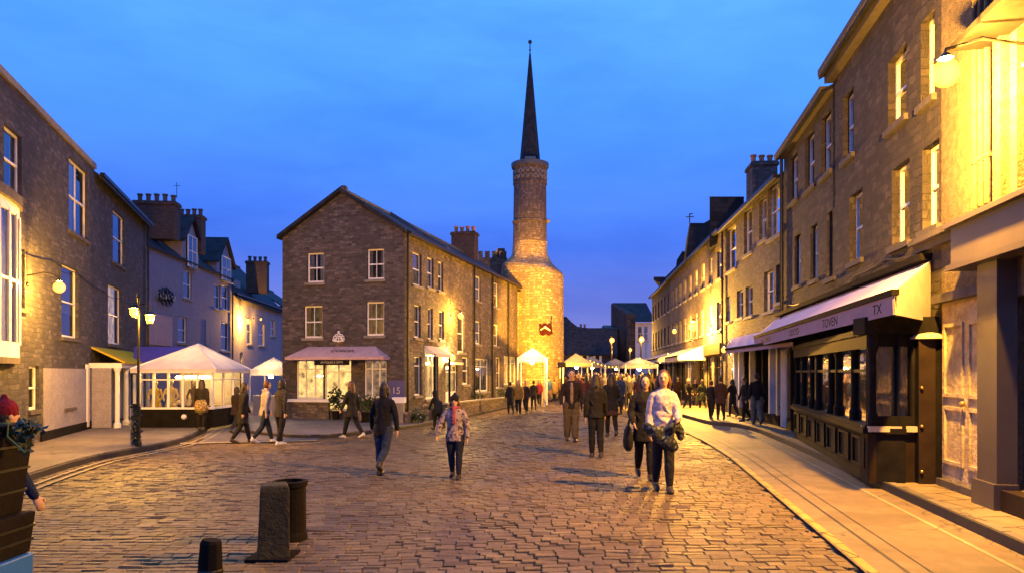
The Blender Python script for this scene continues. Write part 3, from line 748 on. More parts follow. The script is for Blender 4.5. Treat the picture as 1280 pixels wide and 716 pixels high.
# side shop canopy
cu0, cu1 = FS.u(530), FS.u(550); z = FS.hit(540, 443)[1]
mb = MB(); P = FS.pt; mb.add([P(cu0,.02,z+.35),P(cu1,.02,z+.35),P(cu1,.5,z+.02),P(cu0,.5,z+.02),P(cu1,.5,z-.1),P(cu0,.5,z-.1),P(cu0,.02,z),P(cu1,.02,z)], [(0,1,2,3),(3,2,4,5),(0,3,6),(1,7,2)])
mb.build('side_canopy', M['canvas'], root)
for uu in (cu0+.05, cu1-.05):
    mb = MB(); mb.tube([P(uu,.45,-.1), P(uu,.45,z)], .05, 6); mb.build('canopy_post', M['black'], root)
mb = MB(); o = rect(FS, (557,572,456,503)); FS.box(mb, o[0]-.1, o[1]+.1, 0, .25, o[3]+.02, o[3]+.14); mb.build('door_hood', M['cream'], root)

# ================================================================== tower with spire
YT = 45.0; tc_ = at(663.5, 300, YT); k = YT/F
Zp = lambda py: H+(HY-py)*k
tx, ty = tc_.x, YT+2.0
root = thing('church_tower', 'floodlit round stone tower with slim dark shaft, arcaded crown and needle spire', 'tower', (tx+.18, ty, 0))
mb = MB(); cb = 3.5*k   # body centre is right of the shaft
prof = [(40*k,-.5,cb),(40*k,Zp(470),cb),(40*k,Zp(336),cb),(39.8*k,Zp(333),cb),(38*k,Zp(329.5),cb),(34*k,Zp(326),cb*.95),(29*k,Zp(321.5),cb*.7),(25.5*k,Zp(316.5),cb*.4),(23.3*k,Zp(311),cb*.15),(22.3*k,Zp(304),0),(22.25*k,Zp(296),0)]
mb.lathe([(r,z) for r, z, c in prof], tx, ty, 48, [(c,0) for r, z, c in prof])
for v in mb.v:      # the lower stage is squarish in plan with rounded corners, and roughly built
    dx, dy = v.x-tx-cb, v.y-ty; r_ = math.hypot(dx, dy)
    if r_ > 28*k:
        a = math.atan2(dy, dx)+.5; s_ = 1/((abs(math.cos(a))**3.2+abs(math.sin(a))**3.2)**(1/3.2)); s_ = 1+(s_-1)*.75
        s_ *= 1/1.02; v.y = ty+dy*s_; v.x = tx+cb+dx*(1+(s_-1)*.25)
    v.x += .05*noise.noise(v*.9); v.y += .12*noise.noise(v*.7+Vector((3,1,2)))
for v in mb.v:
    q = (v.z-Zp(345))/(Zp(296)-Zp(345))
    if 0 < q < 1: v.z += -(v.x-tx)*.17*math.sin(math.pi*min(1, q*1.25))**1.0 if q < .8 else 0
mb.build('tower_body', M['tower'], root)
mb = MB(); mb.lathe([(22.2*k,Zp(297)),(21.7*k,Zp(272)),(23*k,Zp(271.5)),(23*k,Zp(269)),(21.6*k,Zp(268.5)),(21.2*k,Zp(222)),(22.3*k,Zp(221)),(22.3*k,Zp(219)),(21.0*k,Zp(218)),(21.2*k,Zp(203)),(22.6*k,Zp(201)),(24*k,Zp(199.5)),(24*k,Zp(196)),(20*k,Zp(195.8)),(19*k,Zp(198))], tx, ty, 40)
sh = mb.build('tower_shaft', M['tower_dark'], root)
mb = MB()
for i in range(20):       # arcade of small arches under the crown
    a = 2*math.pi*i/20; c = Vector((tx+21.6*k*math.cos(a), ty+21.6*k*math.sin(a), 0)); t = Vector((-math.sin(a), math.cos(a), 0)); n = Vector((math.cos(a), math.sin(a), 0))
    for zz in (Zp(216), Zp(209)):
        pts = [c+t*x*k+Vector((0,0,zz+q*k)) for x, q in ((-2.6,0),(-2.2,3.2),(0,5),(2.2,3.2),(2.6,0))]
        mb.tube(pts, .045, 5)
mb.build('arcade', M['sill'], sh)
mb = MB(); mb.lathe([(22*k,Zp(201)),(24.2*k,Zp(199)),(24.6*k,Zp(194)),(22*k,Zp(193)),(14*k,Zp(192.5))], tx, ty, 32); mb.build('crown_cornice', M['lead'], root)
mb = MB(); n = 8; zb_, zt_ = Zp(193), Zp(50)
mb.lathe([(14.2*k,zb_),(13.2*k,Zp(188)),(9.7*k,Zp(150)),(5.4*k,Zp(100)),(1.1*k,zt_)], tx, ty, n); mb.build('spire', M['slate'], root)
mb = MB(); mb.tube([(tx,ty,Zp(52)),(tx,ty,Zp(34))], .035, 6); mb.sphere((tx,ty,Zp(34.5)), .13, 10, 8); mb.lathe([(.03,Zp(46)),(.09,Zp(45)),(.03,Zp(44))], tx, ty, 8); mb.build('finial', M['iron'], root)
mb = MB(); mb.box(tx-.35, tx+.35, ty-13.6*k-.05, ty-11*k, Zp(192), Zp(188)); mb.build('spire_hatch', M['sill'], root)
for i, (px, py) in enumerate(((649,269),(686,269))):
    mb = MB(); mb.sphere((tx+(px-663.5)*k*1.02, ty-.3, Zp(py)), .14, 8, 6); mb.build('stone_boss', M['sill'], root)
# little wing between terrace and tower
e = FS.pt(L_S+.15, 0, 0); FW = Fr((e.x+.05, e.y), (.25,1), 1)
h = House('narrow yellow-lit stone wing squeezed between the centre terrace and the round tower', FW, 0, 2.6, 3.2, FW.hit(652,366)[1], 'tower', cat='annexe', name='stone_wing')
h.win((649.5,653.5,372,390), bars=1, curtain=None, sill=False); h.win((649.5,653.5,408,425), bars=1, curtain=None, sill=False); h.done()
mb = MB(); FW.box(mb, -.05, 2.7, -3.3, .12, h.z1, h.z1+.12); mb.build('roof', M['slate'], h.root)
# battlemented wall behind, left of the tower
Yb = 47.5; kb = Yb/F; root = thing('battlement_wall', 'dark battlemented wall stub rising behind the slate roof left of the tower', 'wall', ((614-640)*kb, Yb, 0))
mb = MB(); zz = lambda py: H+(HY-py)*kb
mb.box((598-640)*kb, (634-640)*kb, Yb, Yb+1.0, -.4, zz(322))
for a, b in ((598,603),(606,612),(615,621),(624,633)): mb.box((a-640)*kb, (b-640)*kb, Yb, Yb+.45, zz(322)-.01, zz(314))
mb.build('wall', M['rubble'], root); mb = MB(); mb.box((621-640)*kb, (631-640)*kb, Yb+.46, Yb+.98, zz(322)-.01, zz(309)); mb.build('turret', M['rubble_side'], root)
# hanging banner figure on the tower
bp = Vector((tx+cb+(682-667)*k, ty - math.sqrt(40**2-15**2)*k, Zp(407)))
root = thing('heraldic_banner', 'small dark red heraldic banner hanging from a bracket on the yellow floodlit tower', 'banner', bp)
mb = MB(); mb.tube([bp+Vector((.36,.3,.62)), bp+Vector((.36,-.45,.55)), bp+Vector((.32,-.5,.1))], .03, 6); mb.build('bracket', M['iron'], root)
mb = MB(); vs = []
for i in range(9):
    x = -.42+i*.1; o = -.42+.07*math.sin(i*1.3)
    vs += [bp+Vector((x,o,.10+.05*math.sin(i*2.1))), bp+Vector((x+.05,o,-.58+.06*math.cos(i*1.7)))]
mb.add([v for v in vs]+[v+Vector((0,.02,0)) for v in vs], [(2*i,2*i+2,2*i+3,2*i+1) for i in range(8)]+[(18+2*i,18+2*i+2,18+2*i+3,18+2*i+1) for i in range(8)])
mb.build('cloth', fabric((.05,.008,.008)), root, smooth=True)
mb = MB(); mb.loft([bp+Vector((-.3,-.6,-.25)), bp+Vector((-.05,-.6,-.1)), bp+Vector((.25,-.6,-.3))], [.05,.08,.04], 6); mb.build('emblem', M['white'], root)

# ================================================================== left stone terrace
uA, uB, uEnd = FL.u(-150), FL.u(118), FL.u(183)
z1 = FL.hit(100, 193)[1]; 
h = House('tall grey harled house nearest on the left with a curved white bay window', FL, uA, uB, 7, z1, 'harl', name='harled_house', cat='house')
h.win((5,27,163,241), curtain='drapes', sillmat='sill_dark'); h.win((86,110,206,295), bars=1, curtain='half', sillmat='sill_dark')
h.win((77,98,334,422), bars=0, curtain='net', sillmat='sill_dark'); h.win((19,31,309,385), curtain=None, sillmat='sill_dark')
h.win((36,49,457,512), curtain='half', sillmat='sill_dark'); h.win((80,92,463,509), curtain='half', sillmat='sill_dark')
h.done()
mb = MB(); FL.box(mb, uA, uB+.02, -.35, .06, z1-.01, z1+.16); cp = mb.build('parapet_coping', M['sill'], h.root)
mb = MB(); FL.box(mb, FL.u(54), FL.u(118), -.01, .03, .12, FL.hit(75,460)[1]); mb.build('painted_base', M['lilac_pale'], h.root)
mb = MB(); FL.box(mb, FL.u(50), FL.u(118), -.01, .05, -.3, FL.hit(75,534)[1]); mb.build('plinth', M['black'], h.root)
mb = MB(); FL.box(mb, FL.u(108)-.12, FL.u(108)+.12, 0, .06, 0, FL.hit(108,455)[1]); mb.build('pilaster', M['white'], h.root)
# bay window
bu0, bu1 = FL.u(-80), FL.u(17); zb0, zb1 = FL.hit(12,447)[1], FL.hit(12,262)[1]
mb = MB(); gl = MB(); rm = MB(); n = 10; cu = (bu0+bu1)/2; hw = (bu1-bu0)/2; dep = .32
arc = [(cu-hw*math.cos(math.pi*i/n), .05+dep*math.sin(math.pi*i/n)) for i in range(n+1)]
for i in range(n):
    (a, o), (b, q) = arc[i], arc[i+1]
    gl.add([FL.pt(a,o-.03,zb0+.3),FL.pt(b,q-.03,zb0+.3),FL.pt(b,q-.03,zb1-.2),FL.pt(a,o-.03,zb1-.2)], [(0,1,2,3)])
    for z0_, z1_ in ((zb0,zb0+.34),(zb1-.24,zb1),((zb0+zb1)/2-.03,(zb0+zb1)/2+.03)):
        mb.add([FL.pt(a,o,z0_),FL.pt(b,q,z0_),FL.pt(b,q,z1_),FL.pt(a,o,z1_),FL.pt(a,o-.06,z0_),FL.pt(b,q-.06,z0_),FL.pt(b,q-.06,z1_),FL.pt(a,o-.06,z1_)], [(0,1,2,3),(7,6,5,4),(3,2,6,7),(0,4,5,1)])
for i in range(0, n+1, 1):
    a, o = arc[i]; r = .045 if i % 2 == 0 else .018; FL.box(mb, a-r, a+r, o-.05, o+.015, zb0+.3, zb1-.2)
bw = mb.build('bay_window', M['white'], h.root); gl.build('glass_pane', M['glass'], bw)
cu_ = MB(); vs = []
for i in range(61):
    t = math.pi*i/60; d = 1-.12-.03*math.sin(i*1.7); vs += [FL.pt(cu-hw*.93*math.cos(t), .05+dep*d*math.sin(t)*.9, zb0+.3), FL.pt(cu-hw*.93*math.cos(t), .05+dep*d*math.sin(t)*.9, zb1-.2)]
cu_.add(vs, [(2*i,2*i+2,2*i+3,2*i+1) for i in range(60) if i % 12 not in (4,5,6,7)]); cu_.build('curtain', M['curtain'], bw, smooth=True)
for zz_, hh_, ex, nm_ in ((zb1, .22, .14, 'bay_cornice'), (zb0-.14, .14, .08, 'bay_base')):
    mb = MB()
    ring = [FL.pt(cu-(hw+ex)*math.cos(math.pi*i/20), .0+(dep+ex)*math.sin(math.pi*i/20), zz_) for i in range(21)]
    mb.add(ring+[p+Vector((0,0,hh_)) for p in ring], [tuple(range(20,-1,-1)), tuple(range(21,42))]+[(i,i+1,i+22,i+21) for i in range(20)])
    mb.build(nm_, M['sill_dark'], bw)
# second left house, slate eaves, small chimney
z2 = FL.hit(150, 247)[1]
h = House('harled house second on the left, slate eaved, with yellow-lit porch', FL, uB+.02, uEnd, 6, z2, 'harl', name='harled_house', cat='house')
h.win((141,156,267,331), curtain='net', sillmat='sill_dark'); h.win((135,152,358,430), curtain='drapes', room='room_warm', sillmat='sill_dark')
h.done(); gable_roof(h.root, FL, uB+.02, uEnd, 6, z2, 2.2, M['slate'], .3, .0); gutter(h.root, FL, uB, uEnd, z2)
downpipe(h.root, FL, uEnd-.12, 0, z2-.1)
p = FL.pt(FL.u(141)-.2, -1.4, 0); zt = H+(HY-222)/F*p.y
chimney(h.root, (p.x-.6, p.y), D3(FL), 1.1, .6, z2, zt, 3, 'brickstack'); p = FL.pt(FL.u(155), -1.3, 0); chimney(h.root, (p.x-.3, p.y), D3(FL), .8, .5, z2, H+(HY-232)/F*p.y, 2, 'brickstack')
# porch
pu0, pu1 = FL.u(112), FL.u(165); zpt = FL.hit(140,447)[1]; zpe = FL.hit(140,460)[1]-.0; P = FL.pt; pd = .8
pr_ = thing('porch', 'white pillared porch with a yellow-lit sloping canopy on the left pavement', 'porch', P((pu0+pu1)/2, pd/2, -.08))
mb = MB()
for i in range(6):
    mb = MB(); u_ = pu0+(pu1-pu0)*(i)/5; mb.lathe([(.11,-.08),(.11,.05),(.075,.1),(.07,zpe-.15),(.11,zpe-.05),(.11,zpe)], P(u_,pd,0).x, P(u_,pd,0).y, 12); mb.build('column', M['white'], pr_)
mb = MB(); FL.box(mb, pu0-.1, pu1+.1, pd-.15, pd+.15, zpe, zpe+.16); FL.box(mb, pu0-.1, pu0+.1, 0, pd-.15, zpe, zpe+.16); FL.box(mb, pu1-.1, pu1+.1, 0, pd-.15, zpe, zpe+.16); mb.build('entablature', M['white'], pr_)
mb = MB(); slab(mb, P(pu0-.15,pd+.25,zpe+.2), P(pu1+.15,pd+.25,zpe+.2), P(pu1-.2,.0,zpt+.32), P(pu0+.2,.0,zpt+.32), .06); mb.build('canopy_roof', M['canvas_lamplit'], pr_)
mb = MB(); FL.box(mb, pu0+.2, pu1-.2, .02, .08, 0, zpe); d_ = mb.build('panelled_screen', M['lilac_pale'], pr_)
mb = MB(); FL.box(mb, pu0+.5, pu0+1.0, .085, .1, .5, zpe-.3); mb.build('glazed_panel', M['black'], d_)
mb = MB(); FL.box(mb, pu0-.15, pu0-.03, .1, pd-.15, -.06, zpe); mb.build('side_panel', M['lilac_pale'], pr_)

# ================================================================== lilac houses
u1_, u2_ = 0, FL3.u(290); z3 = (FL3.hit(200,312)[1]+FL3.hit(285,345)[1])/2
h = House('lilac plastered house with two dormer gables behind the glazed kiosk', FL3, -2, u2_, 6.4, z3, 'lilac', name='plastered_house', cat='house')
for r in ((229,240,338,373),(267.5,275.5,356,386),(277,286,357,387),(222,234,396,428),(276,287,403,438)): h.win(r, curtain='net', bars=0)
h.done(); gable_roof(h.root, FL3, -2, u2_, 6.4, z3, 2.5, M['slate'], .15, .05)
for (xa, xb, ya) in ((227,248,274),(270,290,300)):
    a, b = FL3.u(xa), FL3.u(xb)-.05; m = (a+b)/2; zc = FL3.hit((xa+xb)/2, ya+29)[1]; za = FL3.hit((xa+xb)/2+3, ya)[1]; za = min(za, z3+2.4)
    mb = MB(); P = FL3.pt; o_ = .03
    mb.add([P(a,o_,z3-.1),P(b,o_,z3-.1),P(b,o_,zc),P(m,o_,za),P(a,o_,zc),P(a,-2.6,z3),P(a,-2.6,zc),P(b,-2.6,z3),P(b,-2.6,zc)], [(0,1,2,3,4),(0,4,6,5),(1,7,8,2)])
    dm = mb.build('dormer', M['lilac_pale'], h.root)
    mb = MB(); slab(mb, P(a-.2,.25,zc-.1), P(m,.25,za+.08), P(m,-3.2,za+.08), P(a-.2,-3.2,zc-.1), .08); slab(mb, P(b+.2,.25,zc-.1), P(m+.003,.25,za+.08), P(m+.003,-3.2,za+.08), P(b+.2,-3.2,zc-.1), .08)
    mb.build('dormer_roof', M['slate'], dm)
    # window standing proud of the dormer face
    FD = Fr((P(0,.24,0).x, P(0,.24,0).y), FL3.D, 1); wz0 = z3-.35; wz1 = zc+(za-zc)*.25
    make_window(h.root, FD, a+(b-a)*.22, b-(b-a)*.22, wz0, wz1, bars=1, curtain='drapes', depth=.2, name='dormer_window')
p = FL3.pt(3.5, -3.4, 0)
for px, py, nn, wd in ((196,253,5,50),(239,270,4,30)):
    Y = 35 if px < 200 else 39; q = at(px, py, Y); chimney(h.root, (q.x, q.y), (1,.1), wd/F*Y, .7, z3+.6, q.z, nn, 'brickstack', 'sill_dark')
mb = MB(); q = at(221,240,35); mb.tube([q-Vector((0,0,.3)), q+Vector((0,0,.45))], .015, 5); mb.tube([q+Vector((-.15,0,.3)), q+Vector((.2,0,.3))], .012, 5); mb.build('aerial', M['iron'], h.root)
downpipe(h.root, FL3, FL3.u(289), 0, z3)
mb = MB(); o = rect(FL3, (183,214,393,431)); FL3.box(mb, *o[:2], .01, .06, *o[2:]); mb.build('painted_panel', M['canvas_pink'], h.root)
mb = MB(); o = rect(FL3, (256.5,260,400,430)); FL3.box(mb, *o[:2], .01, .05, *o[2:]); mb.build('narrow_panel', M['lilac_pale'], h.root)
su, sz = FL3.hit(204, 371); sb_ = thing('hanging_shop_sign', 'dark scrolled ironwork shop sign with pale letters on the lilac wall above the kiosk', 'sign', FL3.pt(su,.1,sz))
mb = MB(); s = .42
for i in range(9):
    a = 2*math.pi*i/9; c = FL3.pt(su+s*1.7*math.cos(a), .15, sz+s*.55*math.sin(a))
    mb.tube([c+Vector((FL3.D.x,FL3.D.y,0))*.2*math.cos(t)+Vector((0,0,.2*math.sin(t))) for t in range(6)], .035, 5)
mb.tube([FL3.pt(su,.15,sz+s*.4), FL3.pt(su,.15,sz+s*1.1)], .04, 6)
n_ = 20; ring = [FL3.pt(su+s*1.6*math.cos(2*math.pi*i/n_), .11, sz+s*.45*math.sin(2*math.pi*i/n_)) for i in range(n_)]
mb.add(ring, [tuple(range(n_))]); mb.build('scrollwork', M['iron'], sb_)
text(sb_, 'CAFE & SHOP', FL3, su, .16, sz, .36, M['cream'])
# third house
u3_ = FL3.u(352); z4 = (FL3.hit(292,362)[1]+FL3.hit(348,388)[1])/2
h = House('pale grey plastered house with low slate roof beyond the lilac one', FL3, u2_+.03, u3_, 6.5, z4, 'lilac_pale', name='plastered_house', cat='house')
for r in ((309,315,398,430),(323,331,404,432),(300,304,440,462),(338,344,400,420)): h.win(r, curtain='net')
h.done(); gable_roof(h.root, FL3, u2_+.03, u3_, 6.5, z4, 3.2, M['slate'], .3, .0)
gutter(h.root, FL3, u2_+.03, u3_, z4); q = at(322,327,50); chimney(h.root, (q.x,q.y), (1,.1), 1.4, .7, z4+.5, q.z, 4, 'brickstack', 'sill_dark')
a, b = FL3.u(300), FL3.u(312); mb = MB(); P = FL3.pt; mb.add([P(a,-.6,z4+.2),P(b,-.6,z4+.2),P(b,-.6,z4+1.1),P(a,-.6,z4+1.1),P(a,-2.4,z4+.6),P(b,-2.4,z4+.6),P(b,-2.4,z4+1.6),P(a,-2.4,z4+1.6)], [(0,1,2,3),(3,2,6,7),(0,3,7,4),(1,5,6,2)]); mb.build('dormer', M['lilac_pale'], h.root)
h5 = House('narrow dark-roofed house farthest down the side lane', FL3, u3_+.1, u3_+9, 6, z4+.3, 'lilac_pale', name='plastered_house', cat='house')
h5.win((u3_+1,u3_+2,z4-1.5,z4-.3), False); h5.done(); gable_roof(h5.root, FL3, u3_+.1, u3_+9, 6, z4+.3, 2.0, M['slate'])
# ================================================================== right terraces
# R0: near ochre house
uS0, uS1 = FR.u(1176), FR.u(1280)    # u decreases towards the camera
zc = FR.hit(1190, 288)[1]
h = House('ochre rendered house nearest on the right, lit strongly by the wall lamp', FR, -9, uS0, 8, 9.6, 'ochre', name='rendered_house', cat='house')
wo_ = (FR.u(1330), FR.u(1271), FR.hit(1275,250)[1], FR.hit(1275,30)[1]); h.win(wo_, False, curtain=None, sill=True, frame='fascia')
ds = (FR.u(1330), FR.u(1268), .35, 2.6); h.win(ds, False, style='shop', bars=0, room='room_dim', curtain='drapes', frame='fascia', sill=False)
h.done()
mb = MB(); zz = zc
for o0, o1, a, b in ((0,.10,zz-.16,zz-.05),(0,.2,zz-.05,zz+.02),(0,.14,zz+.02,zz+.07)): FR.box(mb, -9, FR.u(1152), o0, o1, a, b)
mb.build('string_cornice', M['sill_dark'], h.root)
mb = MB(); zf0, zf1 = FR.hit(1240,326)[1], FR.hit(1240,278)[1]; uf = FR.u(1222)
FR.box(mb, -9, uf, .0, .32, zf0, zf1); FR.box(mb, -9, uf+.05, .0, .40, zf1, zf1+.06); FR.box(mb, -9, uf+.03, .0, .37, zf0-.07, zf0); mb.build('shop_fascia', M['fascia'], h.root)
mb = MB(); pa, pb = FR.u(1272), FR.u(1246); FR.box(mb, pa, pb, 0, .22, .25, zf0-.07); FR.box(mb, pa-.04, pb+.04, 0, .27, .12, .42); mb.build('pilaster', M['fascia'], h.root)
mb = MB(); FR.box(mb, -9, pa-.05, 0, .2, .12, .36); mb.build('stall_riser', M['darkbrown'], h.root)
# ochre door with panels
da, db = FR.u(1252), FR.u(1182); dz = FR.hit(1215,372)[1]
mb = MB(); FR.box(mb, da, db, 0, .045, .12, dz); dr = mb.build('door', M['stain_door'], h.root)
mb = MB(); w_ = (db-da)
for i in range(2):
    a = da+w_*(.08+.48*i); b = a+w_*.38
    for c_, d_ in ((.45,1.25),(1.38,dz-.3)):
        for q in ((a,b,c_,c_+.05),(a,b,d_-.05,d_),(a,a+.05,c_+.05,d_-.05),(b-.05,b,c_+.05,d_-.05)): FR.box(mb, q[0], q[1], .045, .075, q[2], q[3])
mb.build('panel_moulding', M['stain_door'], dr); mb = MB(); FR.box(mb, da-.03, db+.02, .0, .12, .12, .22); mb.build('threshold', M['sill_dark'], dr)
mb = MB(); mb.sphere(FR.pt(da+w_*.52,.1,1.3), .04, 8, 6); mb.build('door_knob', M['brass'], dr)
mb = MB(); FR.box(mb, da-.1, db+.1, 0, .16, dz, dz+.12); mb.build('door_hood', M['sill_dark'], h.root)
for px in (1228, 1236, 1244): downpipe(h.root, FR, FR.u(px), zc+.1, 9.4, .035).data.materials[0] = M['ochre']
mb = MB(); FR.box(mb, FR.u(1262), FR.u(1252), 0, .1, FR.hit(1257,250)[1], 9.5); mb.build('window_architrave', M['ochre'], h.root)
mb = MB(); FR.box(mb, -9, FR.u(1243), 0, .5, FR.hit(1262,44)[1], FR.hit(1262,36)[1]); mb.build('projecting_hood', M['black'], h.root)
# R1b and R1a: grey-brown stone house
uM = FR.u(1041)
zhi = FR.hit(1065,60)[1]; zlo = FR.hit(1008,160)[1]
h = House('tall brown rendered house over the dark shopfront, right side of the street', FR, uM, uS0-.02, 8, zhi, 'harl_right', name='rendered_house', cat='house')
K = dict(sillmat='sill_dark', depth=.28)
for r in ((1054,1067,115,197),(1110,1133,66,154),(1151,1168,20,126),(1062,1078,240,326),(1115,1137,205,305)): h.win(r, curtain='drapes', **K)
h.win((1153,1174,180,285), curtain='drapes', bars=1, **K); h.done(.28)
mb = MB(); FR.box(mb, uM-.0, uS0-.02, -.5, .32, zhi, zhi+.14); FR.box(mb, uM, uS0-.02, 0, .18, zhi-.16, zhi); mb.build('eaves_cornice', M['sill_dark'], h.root)
gable_roof(h.root, FR, uM, uS0-.02, 8, zhi+.14, 2.0, M['slate'], .3, 0)
h = House('brown rendered house with narrow deep-set windows, lower eaves than its right neighbour', FR, uE, uM-.0, 8, zlo, 'harl_right', name='rendered_house', cat='house')
h.u0, h.u1 = min(uE,uM)+.0, max(uE,uM); h.u0 = min(uM,uE)+.02
for r in ((987,997,194,252),(1006,1018,167,236),(1026,1039,142,218),(993,1001,293,357),(1013,1022,281,350),(1034,1044,263,347)): h.win(r, curtain='drapes', **K)
h.done(.28)
mb = MB(); FR.box(mb, h.u0, h.u1, -.5, .28, zlo, zlo+.12); mb.build('eaves_cornice', M['sill_dark'], h.root)
gable_roof(h.root, FR, h.u0, h.u1, 8, zlo+.12, 2.0, M['slate'], .25, 0)
downpipe(h.root, FR, uE-.1, .1, zlo, .05)
# R2
uA2 = FR2.u(905); z5 = FR2.hit(945,250)[1]
h = House('rubble stone house with a wide upper window and a pot-topped stack, beyond the drainpipe', FR2, .05, uA2, 8, z5, 'rubble_right', name='stone_house', cat='house')
K = dict(sillmat='sill', depth=.25)
h.win((960,978,228,295), curtain='half', bars=2, **K)
for r in ((949,958,248,300),(930,940,262,317),(909,920,284,337),(955,967,338,389),(970,977,330,378),(921,929,362,397),(932,941,357,395)): h.win(r, curtain='net', **K)
h.win((907.5,913,370,402), curtain='net', **K)
h.done(.25); gable_roof(h.root, FR2, .05, uA2, 8, z5+.02, 2.2, M['slate'], .2, 0); gutter(h.root, FR2, .05, uA2, z5); downpipe(h.root, FR2, uA2-.1, .1, z5)
Yq = 30.0; q = at(952, 206, Yq); chimney(h.root, (q.x, q.y), (1,-.1), 30/F*Yq, 1.1, z5-1, q.z, 3, 'rubble')
# R3, R4: further, lit strongly
def terrace(label, fr, a, b, z, mat, n, rows, lit=None, depth=.22, rise=2.2, name='stone_house'):
    h = House(label, fr, a, b, 8, z, mat, name=name, cat='house'); w = (b-a)/n
    for ri, (zz0, zz1) in enumerate(rows):
        for i in range(n):
            c = a+w*(i+.5)+random.uniform(-.05,.05)*w; hw = .45
            h.win((c-hw, c+hw, zz0, zz1), False, curtain=random.choice(('net','drapes','half')), room='room_dim' if (lit and (i, ri) in lit) else 'room_dark', depth=depth, sillmat='sill')
    # ground floor shopfront
    k = 0; x = a+.3
    while x < b-1.2:
        ww = random.uniform(1.3,2.0); ww = min(ww, b-.2-x); ds_ = random.random()
        h.win((x, x+ww, .35 if ds_ < .6 else .14, 2.45), False, style='shop' if ds_ < .6 else 'door', bars=2, room=random.choice(('room_warm','room_shop','room_dim')), curtain=None, frame=random.choice(('black','white','black','darkbrown')), sill=False, name='shop_window' if ds_ < .6 else 'door', depth=depth)
        x += ww+random.uniform(.25,.6)
    h.done(depth); gable_roof(h.root, fr, a, b, 8, z+.02, rise, M['slate'], .2, 0); gutter(h.root, fr, a, b, z)
    mb = MB(); fr.box(mb, a+.1, b-.1, 0, .16, 2.5, 2.95); mb.build('shop_fascia', M[random.choice(('black','darkbrown','fascia'))], h.root)
    return h
rows = ((3.5,4.75),(5.7,6.9))
uB2 = FR2.u(866); uC2 = FR2.u(838); uD2 = FR2.u(815)
z6 = FR2.hit(888,301)[1]
terrace('rubble stone house glowing yellow beside the bright street wall lamp', FR2, uA2+.03, uB2, z6, 'rubble_right', 4, rows, {(0,0),(1,0)})
h = terrace('stone terrace house with a tall dark attic and stepped skyline, far right row', FR2, uB2+.03, uC2, FR2.hit(850,337)[1], 'rubble_right', 5, rows, {(1,0)})
h7 = terrace('last stone house of the right row before the street end', FR2, uC2+.03, uD2, FR2.hit(825,362)[1], 'harl_right', 6, rows, set())
# dark attic silhouettes over the right row
def attic(root, pts_px, Y, depth, mat='slate', name='attic'):
    mb = MB(); v = [at(x, y, Y) for x, y in pts_px]; n = len(v); bk = [p+Vector((depth*.3, depth, 0)) for p in v]
    mb.add(v+bk, [tuple(range(n)), tuple(range(2*n-1, n-1, -1))]+[(i,(i+1)%n,(i+1)%n+n,i+n) for i in range(n)]); return mb.build(name, M[mat], root)
attic(h.root, [(887,246),(930,246),(930,262),(905,300),(887,310)], 31, 5)
attic(h.root, [(855,325),(858,300),(862,279),(880,279),(887,275),(890,300),(880,330)], 38, 5)
attic(h7.root, [(843,350),(846,325),(853,314),(862,316),(866,345),(850,362)], 47, 5)
attic(h7.root, [(823,372),(825,353),(817,350),(817,346),(832,346),(845,333),(850,350),(835,372)], 56, 4)
q = at(862,279,38); mb = MB(); mb.tube([q, q+Vector((0,0,.5))], .03, 5); mb.tube([q+Vector((-.2,0,.32)), q+Vector((.22,0,.34))], .025, 5); mb.tube([q+Vector((0,0,.45)), q+Vector((.15,0,.5))], .03, 5); mb.build('weather_vane', M['iron'], h.root)
# R1 ground floor wall openings are behind the shopfront; awning things follow later
# ================================================================== street end
YE = 78.0; kE = YE/F; Z_ = lambda py, Y=YE: H+(HY-py)*Y/F; X_ = lambda px, Y=YE: (px-CX)*Y/F
FE = Fr((X_(700), YE), (1, 0.02), 1)
root = thing('long_roofed_house', 'long low dark house with wide slate roof closing the street right of the tower', 'house', (X_(742), YE, 0))
mb = MB(); Y0 = 74
mb.box(X_(700,Y0), X_(770,Y0), Y0+.6, Y0+9, -.5, Z_(440,Y0)); mb.build('wall', M['harl'], root)
mb = MB(); a = [(706,443),(706,392),(711,393),(717,400),(724,406),(735,408),(772,408),(772,443)]
fpts = [Vector((X_(x,Y0), Y0+(443-y)*.06, Z_(y,Y0))) for x, y in a]; n = len(fpts)
mb.add(fpts+[Vector((p.x, Y0+9-(p.y-Y0), p.z)) for p in fpts], [tuple(range(n)), tuple(range(2*n-1,n-1,-1))]+[(i,(i+1)%n,(i+1)%n+n,i+n) for i in range(n)])
mb.build('roof', M['slate'], root)
chimney(root, (X_(732,Y0), Y0+3), (1,0), .8, .6, Z_(410,Y0), Z_(407,Y0), 2, 'brickstack', 'sill_dark')
for x in (718,726,734,742,750): 
    mb = MB(); mb.box(X_(x,Y0), X_(x+3,Y0), Y0+.54, Y0+.59, Z_(452,Y0), Z_(444,Y0)); mb.build('window', M['white'], root)
FEr = Fr((X_(783,80), 80), (1,0.0), 1)
h = House('white fronted house with steep dark slate roof at the end of the street', FEr, 0, X_(816,80)-X_(783,80), 8, Z_(403,80), 'whitewash', name='gabled_house', cat='house')
zz80 = lambda y: Z_(y,80)
for x0, x1, y0, y1 in ((788,792,392,425),(797,803,407,426),(805,810,407,426)):
    h.win((X_(x0,80)-X_(783,80), X_(x1,80)-X_(783,80), zz80(y1), zz80(max(y0,404))), False, curtain='net', sillmat='sill')
h.done()
mb = MB(); a0 = X_(770,80)
slab(mb, (X_(790,80),79.5,zz80(401)), (X_(818,80),79.5,zz80(401)), (X_(816,80),84,zz80(374)), (X_(772,80),84,zz80(374)), .12); mb.build('roof', M['slate'], h.root)
